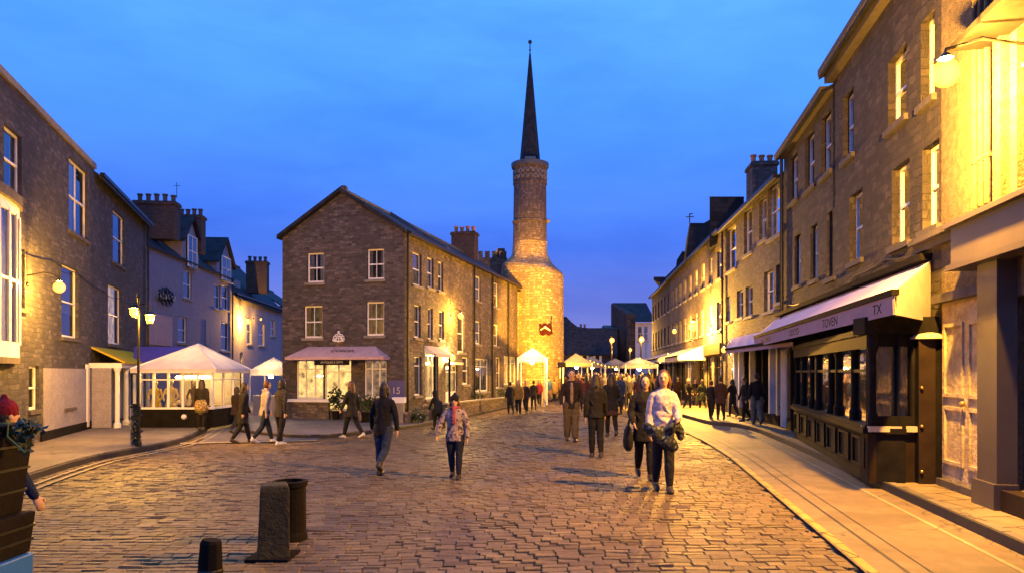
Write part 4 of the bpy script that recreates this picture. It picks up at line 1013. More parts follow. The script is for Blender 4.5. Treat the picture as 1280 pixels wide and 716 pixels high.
mb = MB(); mb.add([(X_(783,80),79.95,-.5),(X_(783,80),79.95,zz80(392)),(X_(770,80),84,zz80(376)),(X_(770,80),84,-.5),(X_(794,80),79.9,zz80(392)),(X_(794,80),79.9,-.5),(X_(772,80),84,zz80(374))], [(0,1,2,3),(0,5,4,1),(1,4,6,2)]); mb.build('gable_wall', M['harl_right'], h.root)
# pale stone hall further left of it
root = thing('stone_hall', 'low brown stone hall between the long dark roof and the white fronted house', 'building', (X_(762,82), 82, 0))
mb = MB(); mb.box(X_(757,82), X_(772,82), 82, 88, -.5, Z_(411,82)); mb.build('wall', M['rubble_side'], root); mb = MB(); mb.add([(X_(756,82),81.8,Z_(411,82)),(X_(773,82),81.8,Z_(411,82)),(X_(773,82),85,Z_(404,82)),(X_(758,82),85,Z_(404,82)),(X_(756,82),88.2,Z_(411,82)),(X_(773,82),88.2,Z_(411,82))], [(0,1,2,3),(3,2,5,4),(0,3,4),(1,5,2)]); mb.build('roof', M['sill_dark'], root)

# ================================================================== dark shopfront on the right (part of the tall brown house, but a projecting unit)
E1 = G(1085,602,.12); E2 = G(993,546,.12); Dd = (E2-E1)
FX = Fr((E1.x,E1.y), (Dd.x,Dd.y), -1); LX = Dd.length; zs = 2.28
root = thing('dark_shopfront', 'glossy near-black timber shopfront with panelled base and bow windows under the big lilac awning', 'shopfront', (E1.x+.4, E1.y+3, .12))
zsill = .95
mb = MB(); FX.box(mb, 0, LX, -.5, 0, .12, zsill-.12); base = mb.build('stall_riser', M['black'], root)
mb = MB(); n = 7
for i in range(n):
    a = LX*(i+.12)/n; b = LX*(i+.88)/n
    for q in ((a,b,.3,.34),(a,b,zsill-.24,zsill-.2),(a,a+.05,.34,zsill-.24),(b-.05,b,.34,zsill-.24)): FX.box(mb, q[0], q[1], .002, .03, q[2], q[3])
mb.build('panel_moulding', M['black'], base)
mb = MB(); FX.box(mb, -.05, LX+.05, -.5, .08, zsill-.12, zsill-.04); FX.box(mb, -.02, LX+.02, -.5, .05, zsill-.04, zsill); mb.build('sill', M['black'], root)
mb = MB()
posts = [0, .16, .33, .42, .6, .7, .86, 1.0]
for t in posts: mb.lathe([(.075,zsill),(.075,zsill+.15),(.05,zsill+.2),(.05,zs-.3),(.08,zs-.2),(.08,zs)], FX.pt(LX*t,-.06,0).x, FX.pt(LX*t,-.06,0).y, 10)
FX.box(mb, -.04, LX+.1, -.5, .05, zs, zs+.09); FX.box(mb, 0, LX, -.04, .02, zs-.2, zs); FX.box(mb, 0, LX, -.1, -.03, 1.72, 1.77)
mb.build('mullions', M['black'], root)
for a, b, rm_ in ((0,.16,'room_dark'),(.16,.33,'room_warm'),(.42,.6,'room_dim'),(.7,.86,'room_dim'),(.86,1.,'room_dim')):
    g = MB(); FX.quad(g, LX*a+.05, LX*b-.05, -.08, zsill, zs-.2); gp = g.build('glass_pane', M['glass_clear'], root)
    g = MB(); FX.quad(g, LX*a, LX*b, -.42, zsill, zs); g.build('room', M[rm_], gp)
for a, b in ((.33,.42),(.6,.7)):
    g = MB(); FX.box(g, LX*a+.05, LX*b-.05, -.4, -.3, .12, zs); g.build('recessed_door', M['darkbrown'], root)
# end face towards the camera
En = Fr((E1.x+.01,E1.y), (1, -.06), 1); wE = (1140-1085)/F*E1.y
mb = MB(); En.box(mb, .0, wE, -.3, .02, .12, .86); mb.build('end_panel', M['darkbrown'], root)
mb = MB(); En.box(mb, -.03, wE, -.2, .10, .86, .94); mb.build('end_ledge', M['cream'], root)
mb = MB(); En.box(mb, 0, .06, -.1, .03, .94, zs); En.box(mb, wE-.05, wE, -.1, .03, .94, zs); En.box(mb, .06, wE-.05, -.1, .03, .94, 1.08); En.box(mb, .06, wE-.05, -.1, .03, 2.1, zs); En.box(mb, -.1, wE+.3, -.3, .1, zs, zs+.24); mb.build('end_frame', M['black'], root)
g = MB(); En.quad(g, .06, wE-.05, -.03, 1.08, 2.1); gp = g.build('end_glass', M['glass'], root)
g = MB(); vs = []
for i in range(41):
    x = .05+(wE-.1)*i/40; o = -.16-.02*math.sin(i*1.1); vs += [En.pt(x,o,1.05), En.pt(x,o,2.12)]
g.add(vs, [(2*i,2*i+2,2*i+3,2*i+1) for i in range(40)]); g.build('curtain', M['curtain_warm'], gp, smooth=True)
# dark pillar cabinet with pale cap
pz = 2.2; pa = wE+.01; pw = (1180-1140)/F*E1.y
root = thing('dark_cabinet_pillar', 'tall dark timber pillar cabinet with a pale domed cap between the shopfront and the ochre door', 'pillar', En.pt(pa+pw/2,.1,.12))
mb = MB(); En.box(mb, pa, pa+pw, -.35, .12, .12, pz); mb.build('pillar_body', M['black'], root)
mb = MB(); En.box(mb, pa-.01, pa+.22, .121, .14, .12, pz); mb.build('pillar_face', M['darkbrown'], root)
mb = MB(); c = En.pt(pa+.17,-.02,0); mb.lathe([(.26,pz+.002),(.26,pz+.02),(.2,pz+.07),(.1,pz+.1),(.01,pz+.11)], c.x, c.y, 20); mb.build('domed_cap', M['cream'], root, smooth=False)
mb = MB(); c = En.pt(pa+.02,.16,0)
for z in (.3, .95, 1.5): mb.sphere((c.x,c.y,z), .025, 8, 6)
mb.build('brass_studs', M['brass'], root)

# ================================================================== awnings on the right
def awning(label, W0, W1, F0, F1, zw, zf, mat, val=.2, under=True, txts=(), n=24, name='shop_awning', group=None, frame='black'):
    """W0 W1 wall ends, F0 F1 front ends (2d), zw wall height, zf front height"""
    root = thing(name, label, 'awning', Vector((*( (W0+W1)/2 ), zw)), group=group)
    mb = MB(); vs = []
    for i in range(n+1):
        t = i/n; a = W0.lerp(W1, t); b = F0.lerp(F1, t); sag = .02*math.sin(t*math.pi*n/2)
        for k in range(5):
            s = k/4; p = a.lerp(b, s); vs.append((p.x, p.y, zw+(zf-zw)*s - .10*math.sin(s*math.pi)*.5 - sag*math.sin(s*math.pi)))
    mb.add(vs, [(i*5+k, i*5+k+1, (i+1)*5+k+1, (i+1)*5+k) for i in range(n) for k in range(4)])
    mb.build('canopy', M[mat], root, smooth=True)
    D = (F1-F0); fr = Fr(F0, D, -1); L = D.length; tone = MB()
    fr.box(tone, 0, L, -.06, .03, zf-.05, zf+.03); tone.build('front_bar', M['timber' if frame == 'black' else frame], root)
    if val:
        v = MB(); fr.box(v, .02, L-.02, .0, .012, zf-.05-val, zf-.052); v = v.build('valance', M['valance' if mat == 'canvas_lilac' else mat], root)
        for s, t, sz in txts: text(v, s, fr, L*t, .014, zf-.06-val/2, sz, M['timber'], extr=.001, sx=1.5)
    for Wp, Fp in ((W0,F0),(W1,F1)):
        s = MB(); s.add([(Wp.x,Wp.y,zw),(Fp.x,Fp.y,zf),(Fp.x,Fp.y,zf-.05-val),(Wp.x,Wp.y,zf-.05-val)], [(0,1,2,3)]); s.build('side_cheek', M[mat if mat != 'canvas_lilac' else 'canvas'], root)
    for t in (.04, .5, .96):
        b = MB(); a = W0.lerp(W1, t); c = F0.lerp(F1, t); b.tube([(a.x,a.y,zf-.35),(c.x,c.y,zf-.04)], .018, 6)
        b.build('support_arm', M['iron'], root)
    return root
W0 = v2(FR.pt(FR.u(1166), .03, 0)); W1 = v2(FR.pt(FR.u(972), .03, 0))
def frontpt(px, py, X0):   # point on the line X = X0 + .167 Y
    Y = X0/((px-CX)/F-.167); return Vector(((px-CX)/F*Y, Y)), H+(HY-py)/F*Y
F0, zf0 = frontpt(1118, 370, 3.40); F1, zf1 = frontpt(943, 418, 3.62)
zw = FR.hit(1150,332)[1]; print('awning', F0, zf0, F1, zf1, zw, W0, W1)
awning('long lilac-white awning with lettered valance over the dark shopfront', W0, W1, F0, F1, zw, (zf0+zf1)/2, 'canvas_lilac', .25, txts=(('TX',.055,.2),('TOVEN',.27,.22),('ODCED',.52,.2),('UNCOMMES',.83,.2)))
mb = MB(); FR.box(mb, FR.u(1165), FR.u(975), 0, .16, zw+.02, zw+.12); o = mb.build('hood_board', M['timber'], [q for q in bpy.data.objects if q.get('label','').startswith('long lilac-white awning')][0])

W2, W3 = v2(FR.pt(FR.u(1010), .03, 0)), v2(FR2.pt(3.5, .03, 0))
F2 = G(1000,2000); 
zf = 2.35; Yf = (H-zf)*0+18.5
Fa = Vector(((992-CX)/F*17.2, 17.2)); Fb = Vector(((907-CX)/F*24.2, 24.2))
awning('second lilac awning with tan underside further down the pavement', v2(FR.pt(FR.u(985),.03,0)), v2(FR2.pt(7,.03,0)), Fa, Fb, 3.05, 2.5, 'canvas_lilac', .1)
for i, (a, b, pr, lab) in enumerate(((12.5,17.5,1.3,'pale market awning over the shop beside the bright street wall lamp'),(19,25,1.5,'long pale awning halfway along the far right row'),(26,33,1.6,'farthest pale awning of the right row'))):
    awning(lab, v2(FR2.pt(a,.03,0)), v2(FR2.pt(b,.03,0)), v2(FR2.pt(a,pr,0)), v2(FR2.pt(b,pr,0)), 3.0, 2.5, 'canvas', .15)
# R1a/R2 ground floor: columns and lit shops seen as verticals
def shop_run(label, fr, a, b, n, seed):
    random.seed(seed); root = thing('shopfront', label, 'shopfront', fr.pt((a+b)/2, .1, .12)); w = (b-a)/n
    mb = MB(); fr.box(mb, a, b, .002, .10, .12, .45); mb.build('stall_riser', M['black'], root); mb = MB(); fr.box(mb, a, b, .002, .2, 2.55, 2.9); mb.build('fascia', M['black'], root)
    for i in range(n):
        x = a+w*i; col = MB(); fr.box(col, x-.07, x+.07, .002, .16, .45, 2.55); col.build('pilaster', M[random.choice(('white','black','cream','darkbrown'))], root)
        g = MB(); fr.quad(g, x+.07, x+w-.07, .05, .45, 2.55); gp = g.build('glass_pane', M['glass_clear'], root)
        r = MB(); fr.quad(r, x+.07, x+w-.07, .01, .45, 2.55); r.build('room', M[random.choice(('room_shop','room_dim','room_red','room_warm'))], gp)
    return root
shop_run('shopfront with mixed pale and dark pilasters under the second lilac awning', FR2, .2, 6.8, 8, 5)
shop_run('narrow lit shopfront between the dark shop and the drainpipe', FR, FR.u(995), uE-.1, 3, 9)
mb = MB(); c = FR.pt(uE-1.0,1.0,0); root = thing('rolled_awning_curtain', 'pale rolled curtain hanging from the second awning beside the dark shopfront', 'curtain', (c.x,c.y,.12))
vs = []
for i in range(25):
    t = i/24; p = FR.pt(FR.u(990)-.3+t*.55, .22+.05*math.sin(i*1.5), 0); vs += [(p.x,p.y,.2),(p.x,p.y,2.4)]
mb.add(vs, [(2*i,2*i+2,2*i+3,2*i+1) for i in range(24)]); mb.build('drape', M['canvas'], root, smooth=True)
# ================================================================== lamps
random.seed(21)
SOD = (1.0, .48, .06); WARM = (1.0, .62, .22)
def glob(mb, p, r):
    mb.sphere(p, r, 10, 7)
def E(flux, r): return flux/(4*math.pi*math.pi*r*r)
def wall_lamp(label, p, wallp, r, flux, col=SOD, name='wall_lamp', group=None):
    root = thing(name, label, 'wall lamp', p, group=group); p = Vector(p); wallp = Vector(wallp)
    mb = MB(); mb.sphere(p, r, 16, 12); mb.build('lamp_globe', amber_glow_glass(flux), root, smooth=True); bulb_light(p, flux, col, root, r*.4)
    mb = MB(); d = wallp-p; top = p+Vector((0,0,r+.05))
    mb.tube([wallp, wallp+Vector((0,0,.22)), top+d*.45+Vector((0,0,.14)), top+Vector((0,0,.06)), top], .022, 6); mb.sphere(wallp, .07, 8, 6); mb.build('bracket', M['iron'], root)
    mb = MB(); mb.lathe([(r*.35,p.z+r*.97),(r*.55,p.z+r+.01),(r*.2,p.z+r+.07)], p.x, p.y, 12); mb.build('lamp_cap', M['iron'], root)
    return root
def fl(fr, px, py, off):
    u, z = fr.hit(px, py, off); return fr.pt(u, off, z), fr.pt(u, .0, z+.05)
p, q = fl(FR, 1182, 92, .85); wall_lamp('large bright globe lamp high on the ochre wall at the near right', p, q, .16, 7200)
p, q = fl(FL, 74, 359, .7); wall_lamp('globe lamp standing off the nearest harled house on the left', p, q, .14, 1300)
p, q = fl(FL3, 310, 402, .5); wall_lamp('small street lamp on the pale grey house beyond the kiosk', p, q, .13, 1500)
p, q = fl(FL3, 326, 399, .5); wall_lamp('tiny second lamp just right of the one on the pale grey house', p, q, .07, 60)
p, q = fl(FS, 576, 395, .5); wall_lamp('globe lamp between the upper windows of the centre terrace side', p, q, .13, 1000)
p, q = fl(FS, 566, 447, .3); wall_lamp('low glowing lamp over the pale door of the centre terrace', p, q, .12, 700, WARM)
p, q = fl(FR2, 866, 408, .8); wall_lamp('brightest wall lamp midway along the right row of stone houses', p, q, .22, 9500)
p, q = fl(FR2, 843, 414, .8); wall_lamp('small lamp left of the brightest one on the right row', p, q, .12, 900)
p, q = fl(FR2, 1000*0+905, 437, .4); wall_lamp('lamp above the tan awning end on the right row', p, q, .11, 350, WARM)
# lamp post with two lanterns on the left pavement
b = ground(166, 558, .12); yb = b.y; k = yb/F
root = thing('lamp_post', 'black lamp post with two lit lanterns and ivy wound round its double foot, left pavement', 'lamp post', b)
X = lambda px: (px-CX)*k; Zl = lambda py: H+(HY-py)*k
mb = MB(); px0 = X(173); mb.lathe([(.075,b.z),(.075,b.z+.1),(.05,b.z+.18),(.042,b.z+.9),(.055,b.z+.95),(.032,b.z+1.0),(.028,Zl(372)),(.05,Zl(371)),(.02,Zl(366))], px0, yb, 12)
mb.tube([(px0,yb,Zl(400)),(X(168),yb-.02,Zl(398)),(X(168),yb-.02,Zl(396))], .015, 6); mb.build('post', M['iron'], root)
mb = MB(); mb.tube([(px0,yb,Zl(382)),(X(180),yb,Zl(379)),(X(187),yb,Zl(383)),(X(187),yb,Zl(388))], .016, 6); mb.tube([(px0,yb,Zl(378)),(X(168),yb,Zl(378)),(X(167),yb,Zl(382))], .014, 6); mb.build('cross_arm', M['iron'], root)
mb = MB(); mb.lathe([(.055,b.z),(.05,b.z+.95),(.06,b.z+1.0)], X(164), yb+.05, 10); mb.build('foot_post', M['cream'], root)
mb = MB()
for i in range(5):
    mb.leaves((px0-.05, yb, b.z+.15+i*.2), (.11,.11,.13), 60, .07)
mb.build('ivy', M['leaf_dark'], root, uv=False)
for px, py, r, flx, s in ((168,390,.12,1300,1),(187.5,398,.115,1200,1)):
    c = Vector((X(px), yb-(.0), Zl(py)))
    mb = MB(); mb.lathe([(r*.55,c.z-r),(r*.95,c.z+r*.7),(r*.3,c.z+r*.75)], c.x, c.y, 6); g = mb.build('lantern', amber_glow_glass(flx), root); bulb_light(c, flx, SOD, root, r*.45)
    mb = MB(); mb.lathe([(r*1.25,c.z+r*.78),(r*1.1,c.z+r*.95),(r*.5,c.z+r*1.5),(r*.1,c.z+r*1.7)], c.x, c.y, 6); mb.lathe([(r*.62,c.z-r*1.15),(r*.62,c.z-r*1.02)], c.x, c.y, 6)
    for i in range(6):
        a = math.pi*i/3; mb.tube([(c.x+r*.6*math.cos(a),c.y+r*.6*math.sin(a),c.z-r), (c.x+r*1.02*math.cos(a),c.y+r*1.02*math.sin(a),c.z+r*.75)], .008, 4)
    mb.build('lantern_frame', M['iron'], g)
# far street lamps
def far_lamp(label, px, py, Y, r, flux, post=True, n=1):
    c = at(px, py, Y); root = thing('street_lamp', label, 'street lamp', (c.x, c.y, 0))
    mb = MB(); mb.sphere(c, r, 12, 8); mb.build('lamp_head', amber_glow_glass(flux), root, smooth=True); bulb_light(c, flux, SOD, root, r*.45)
    mb = MB(); mb.tube([(c.x,c.y+.3,-.1),(c.x,c.y+.3,c.z+r+.15),(c.x,c.y,c.z+r+.15),(c.x,c.y,c.z+r)], .06, 6); mb.build('post', M['iron'], root); return root
far_lamp('far street lamp against the dark roof, left of the white fronted house', 765, 425, 62, .22, 1200)
far_lamp('far street lamp in front of the white fronted house', 802, 424, 58, .22, 1500)
far_lamp('small far lamp low over the market awnings', 788, 437, 64, .14, 500)
# floodlight for the tower
fx, fy = tx+1.2, 34.6
root = thing('floodlight', 'small floodlight on a pole aimed at the round tower', 'floodlight', (fx, fy, -.1))
# ================================================================== kiosk
def kb_pt(px, py): return ground(px, py, .12)
k0 = kb_pt(172, 534); k1 = kb_pt(266, 534)
FK = Fr((k0.x,k0.y), (k1.x-k0.x, k1.y-k0.y), 1); LK = (v2(k1)-v2(k0)).length; zK = .0+k0.z
ze_ = H+(HY-461)/F*k0.y; za_ = H+(HY-434)/F*(k0.y+1.3); zb_k = H+(HY-511)/F*k0.y; WK = 2.8
root = thing('glazed_kiosk', 'white glazed kiosk with white canvas roof and black base, on the left pavement', 'kiosk', FK.pt(LK/2,-WK/2,zK))
mb = MB()
FK.box(mb, 0, LK, -.12, 0, zK, zb_k); FK.box(mb, LK-.12, LK, -WK, -.121, zK, zb_k); FK.box(mb, 0, .12, -WK, -.121, zK, zb_k); FK.box(mb, .121, LK-.121, -WK, -WK+.1, zK, ze_); mb.build('base', M['black'], root)
mb = MB(); FK.box(mb, -.04, LK+.04, -.2, .05, zb_k, zb_k+.06); FK.box(mb, LK-.2, LK+.05, -WK, -.2, zb_k, zb_k+.06); mb.build('sill', M['white'], root)
fm = MB(); gm = MB(); rz0, rz1 = zb_k+.06, ze_-.02; nf = 5
for i in range(nf+1):
    u_ = .04+(LK-.08)*i/nf; FK.box(fm, u_-.035, u_+.035, -.08, -.01, rz0, rz1)
FK.box(fm, 0, LK, -.075, -.015, rz1-.08, rz1); FK.box(fm, 0, LK, -.07, -.02, rz0+(rz1-rz0)*.72, rz0+(rz1-rz0)*.72+.04); FK.quad(gm, .05, LK-.05, -.045, rz0, rz1)
P = FK.pt
for i in range(4):
    o = -.1-(WK-.2)*i/3; FK.box(fm, LK-.08, LK-.01, o-.035, o+.035, rz0, rz1)
FK.box(fm, LK-.075, LK-.015, -WK, -.1, rz1-.08, rz1); FK.box(fm, LK-.07, LK-.02, -WK, -.1, rz0+(rz1-rz0)*.72, rz0+(rz1-rz0)*.72+.04)
gm.add([P(LK-.045,-.1,rz0),P(LK-.045,-WK,rz0),P(LK-.045,-WK,rz1),P(LK-.045,-.1,rz1)], [(0,1,2,3)])
fk = fm.build('window_frames', M['white'], root); gm.build('glass_pane', M['glass_clear'], fk)
mb = MB(); ov = .16; ap = P(LK*.56,-WK*.5,za_+.1); C4 = [P(-ov,ov,ze_),P(LK+ov,ov,ze_),P(LK+ov,-WK-ov,ze_),P(-ov,-WK-ov,ze_)]
mb.add(C4+[ap]+[c-Vector((0,0,.12)) for c in C4], [(0,1,4),(1,2,4),(2,3,4),(3,0,4),(0,5,6,1),(1,6,7,2),(2,7,8,3),(3,8,5,0)]); rk = mb.build('canvas_roof', M['canvas'], root)
mb = MB()
for c in C4: mb.tube([c+Vector((0,0,.01)), ap+Vector((0,0,.02))], .03, 6)
mb.build('roof_ribs', M['white'], rk)
mb = MB(); c = P(LK*.62,.012,(zK+zb_k)/2+.05); mb.sphere(c, .09, 10, 6); mb.build('round_badge', M['white'], root)
mb = MB(); mb.tube([P(LK*.25,-1.4,rz1-.25),P(LK*.75,-1.4,rz1-.25)], .04, 8); mb.build('strip_lamp', emis(WARM, 170), root)
mb = MB(); FK.box(mb, .13, LK-.13, -WK+.101, -WK+.11, zb_k, rz1); mb.build('inner_wall', M['cream'], root)
# goods on show inside: dressed mannequins and boxes
def mannequin(label, u, o, s, mat):
    c = P(u, o, zb_k+.02); r = thing('dress_form', label, 'mannequin', c); mb = MB()
    mb.loft([c+Vector((0,0,z*s)) for z in (.0,.12,.3,.42,.5,.56,.6)], [(.17*s,.15*s),(.14*s,.12*s),(.09*s,.08*s),(.13*s,.1*s),(.12*s,.08*s),(.04*s,.04*s),(.035*s,.035*s)], 12); mb.build('body_form', mat, r, smooth=True)
    mb = MB(); mb.sphere(c+Vector((0,0,.69*s)), (.06*s,.07*s,.08*s), 10, 8); mb.build('head', M['cream'], r, smooth=True)
    for k in (-1,1):
        mb = MB(); mb.loft([c+Vector((k*.13*s,0,.5*s)), c+Vector((k*.2*s,-.03,.32*s)), c+Vector((k*.15*s,-.1,.2*s))], [.035*s,.03*s,.022*s], 8); mb.build('arm', mat, r, smooth=True)
mannequin('yellow dressed display figure behind the kiosk glass, left', LK*.14, -.5, 1.2, fabric((.55,.42,.1)))
mannequin('pale dressed display figure behind the kiosk glass, middle', LK*.36, -.45, 1.25, fabric((.6,.5,.35)))
mannequin('dark dressed display figure behind the kiosk glass, right', LK*.66, -.55, 1.2, fabric((.08,.05,.05)))
r = thing('wrapped_bundle', 'heap of pale wrapped goods on the kiosk window ledge', 'goods', P(LK*.5,-.4,zb_k+.06)); mb = MB()
for i in range(7): mb.sphere(P(LK*.5+random.uniform(-.3,.3),-.4+random.uniform(-.1,.1),zb_k+.12+random.uniform(0,.12)), (.11,.09,.08), 8, 6)
mb.build('bundle', M['canvas'], r, smooth=True)
# blue awning behind the kiosk
za2 = H+(HY-432)/F*26.5; root = thing('blue_awning', 'deep blue canvas awning stretched behind the glazed kiosk', 'awning', at(200,440,26.5))
mb = MB(); a, b_, c, d = at(168,433,27.0), at(232,433,27.0), at(240,462,25.6), at(165,466,25.6); slab(mb, a, b_, c, d, .04); mb.build('canopy', M['canvas_blue'], root)
mb = MB(); mb.tube([c, Vector((c.x,c.y,-.1))], .03, 6); mb.tube([d, Vector((d.x,d.y,-.1))], .03, 6); mb.build('pole', M['iron'], root)

# ================================================================== market tents and stalls
def tent(label, c, D, w, d, zr, ze, mat='canvas', zb=-.08, lamp=0, skirt=True, name='market_tent', group=None, goods=True):
    fr = Fr((c[0],c[1]), D, 1); P = fr.pt
    root = thing(name, label, 'tent', (c[0],c[1],zb), group=group); mb = MB(); C = [P(-w/2,0,ze),P(w/2,0,ze),P(w/2,-d,ze),P(-w/2,-d,ze)]; ap = P(0,-d/2,zr)
    mb.add(C+[ap]+[q-Vector((0,0,.22)) for q in C], [(0,1,4),(1,2,4),(2,3,4),(3,0,4),(0,5,6,1),(1,6,7,2),(2,7,8,3),(3,8,5,0)]); mb.build('canopy', M[mat], root)
    for q in C:
        m_ = MB(); m_.tube([Vector((q.x,q.y,zb)), q], .035, 6); m_.build('pole', M['white'], root)
    if goods:
        mb = MB(); fr.box(mb, -w/2+.1, w/2-.1, -.55, -.1, zb, zb+.85); mb.build('counter', M['cream'], root)
    if lamp:
        mb = MB(); mb.sphere(P(0,-d*.3,ze-.25), .10, 10, 7); mb.build('bulb', emis(WARM, E(lamp,.10)), root); mb = MB(); mb.tube([P(0,-d*.3,ze-.15),P(0,-d*.3,ze+.1)], .012, 5); mb.build('flex', M['iron'], root)
    return root
q = at(333,500,29.5); tent('white peaked market tent between the glazed kiosk and the centre gable', (q.x,29.5), (1,0), 42/F*29.5, 1.8, H+(HY-446)/F*30.3, H+(HY-462)/F*29.5, lamp=120)
q = at(664,500,36); t_ = tent('brightly lit white stall canopy at the foot of the round tower', (q.x,36), (1,-.1), 34/F*36, 2.0, H+(HY-434)/F*37, H+(HY-446)/F*36, lamp=260)
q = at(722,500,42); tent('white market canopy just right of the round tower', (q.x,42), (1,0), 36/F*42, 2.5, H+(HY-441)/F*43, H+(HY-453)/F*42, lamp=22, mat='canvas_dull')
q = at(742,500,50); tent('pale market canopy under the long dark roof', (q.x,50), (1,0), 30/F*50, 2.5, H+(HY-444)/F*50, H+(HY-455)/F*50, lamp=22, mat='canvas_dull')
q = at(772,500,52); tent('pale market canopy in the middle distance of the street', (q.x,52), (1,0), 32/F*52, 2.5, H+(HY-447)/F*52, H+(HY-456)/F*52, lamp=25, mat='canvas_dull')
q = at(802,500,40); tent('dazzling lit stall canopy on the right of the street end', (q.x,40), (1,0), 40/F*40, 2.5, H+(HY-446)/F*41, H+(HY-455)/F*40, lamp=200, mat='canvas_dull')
# festoon of small bulbs
for j, (a, b, lab, nb) in enumerate((((738,449,50),(798,447,50),'string of tiny market bulbs hung across the street end',14),((800,446,38),(835,440,38),'short string of bulbs over the dazzling right stall',8))):
    A, B_ = at(*a), at(*b); root = thing('string_lights', lab, 'string lights', A); mb = MB(); cb_ = MB(); pts = []
    for i in range(nb):
        t = i/(nb-1); p = A.lerp(B_, t)-Vector((0,0,.5*math.sin(t*math.pi))); pts.append(p); mb.sphere(p-Vector((0,0,.07)), .035, 6, 5)
    cb_.tube(pts, .012, 4); cb_.build('cable', M['iron'], root); o = mb.build('bulbs', emis(SOD, 9), root); o['kind'] = 'stuff'
# tower floodlight lamp
root = [o for o in bpy.data.objects if o.name == 'floodlight'][0]
mb = MB(); mb.tube([(fx,fy,-.1),(fx,fy,1.95)], .04, 8); mb.build('pole', M['iron'], root)
mb = MB(); mb.box(fx-.2, fx+.2, fy-.15, fy+.1, 1.95, 2.2); mb.build('housing', M['iron'], root)
def spot(name, loc, target, power, size, blend, col, rad=.15):
    l = bpy.data.lights.new(name, 'SPOT'); l.energy = power; l.spot_size = R(size); l.spot_blend = blend; l.color = col; l.shadow_soft_size = rad
    o = bpy.data.objects.new(name, l); COL.objects.link(o); o.location = loc
    o.rotation_euler = (Vector(target)-Vector(loc)).to_track_quat('-Z','Y').to_euler(); return o
spot('tower_floodlight', (fx, fy+.15, 2.35), (tx+.3, ty-1.6, 5.0), 40000, 60, .7, (1.0,.44,.03))

# ================================================================== bollards and stump
def bollard_square():
    b = ground(338, 700); yb = b.y; k = yb/F; X = lambda px: (px-CX)*k
    root = thing('mossy_bollard', 'squat square timber bollard streaked with green moss, nearer of the pair', 'bollard', b)
    zt = H+(HY-607)*k; w = 36*k/2; mb = MB(); n = 4; c = Vector((X(335), yb+.16)); vs = []; levels = [(1.12,b.z-.02),(1.05,b.z+.1),(.98,b.z+.5),(.97,zt-.06),(.9,zt-.015),(.8,zt)]
    for s, z in levels:
        for a, q in ((-1,-1),(1,-1),(1,1),(-1,1)):
            for t in (0,):
                x = a*w*s; y = q*w*s*1.1; r = .35; vs.append((c.x+x*math.cos(r)-y*math.sin(r)+(z-b.z)*.02, c.y+x*math.sin(r)+y*math.cos(r), z))
    fs = [(i*4+j, i*4+(j+1)%4, (i+1)*4+(j+1)%4, (i+1)*4+j) for i in range(len(levels)-1) for j in range(4)]+[tuple(range(len(vs)-4, len(vs)))]
    mb.add(vs, fs); o = mb.build('shaft', M['moss'], root)
    m = o.modifiers.new('b', 'BEVEL'); m.width = .018; m.segments = 2
    mb = MB(); mb.box(c.x-w*1.5, c.x+w*1.5, c.y-w*1.5, c.y+w*1.5, b.z-.03, b.z+.022); mb.build('foot_plate', M['timber'], root)
bollard_square()
b = ground(354, 684); k = b.y/F; zt = H+(HY-600)*k; cx_, cy_ = (353-CX)*k*1.02, b.y+.42; zt = H+(HY-600)/F*cy_
root = thing('round_bollard', 'hollow round topped dark bollard standing right behind the mossy square one', 'bollard', (cx_,cy_,b.z)); r = 21*cy_/F
mb = MB(); mb.lathe([(r*1.06,b.z-.02),(r*1.02,b.z+.06),(r*.95,b.z+.1),(r*.94,zt-.07),(r*1.04,zt-.06),(r*1.06,zt-.01),(r*.98,zt),(r*.8,zt),(r*.78,zt-.12),(r*.1,zt-.13)], cx_, cy_, 28); mb.build('shaft', M['timber'], root, smooth=False)
b = Vector((-2.72, 6.5, gz(-2.7))); k = 6.5/F; root = thing('timber_stump', 'short rough timber post in the cobbles at the bottom edge', 'post', b)
mb = MB(); zt = H+(HY-674)*k; mb.loft([(b.x,b.y,b.z-.05),(b.x,b.y,b.z+.2),(b.x+.005,b.y,zt-.03),(b.x+.01,b.y,zt)], [(.115,.11),(.105,.1),(.095,.09),(.08,.075)], 9, round_ends=False)
o = mb.build('stump', M['timber'], root)
o = mb = MB(); mb.lathe([(.108,b.z+.1),(.112,b.z+.11),(.112,b.z+.14),(.106,b.z+.15)], b.x, b.y, 12); mb.build('iron_band', M['iron'], root)

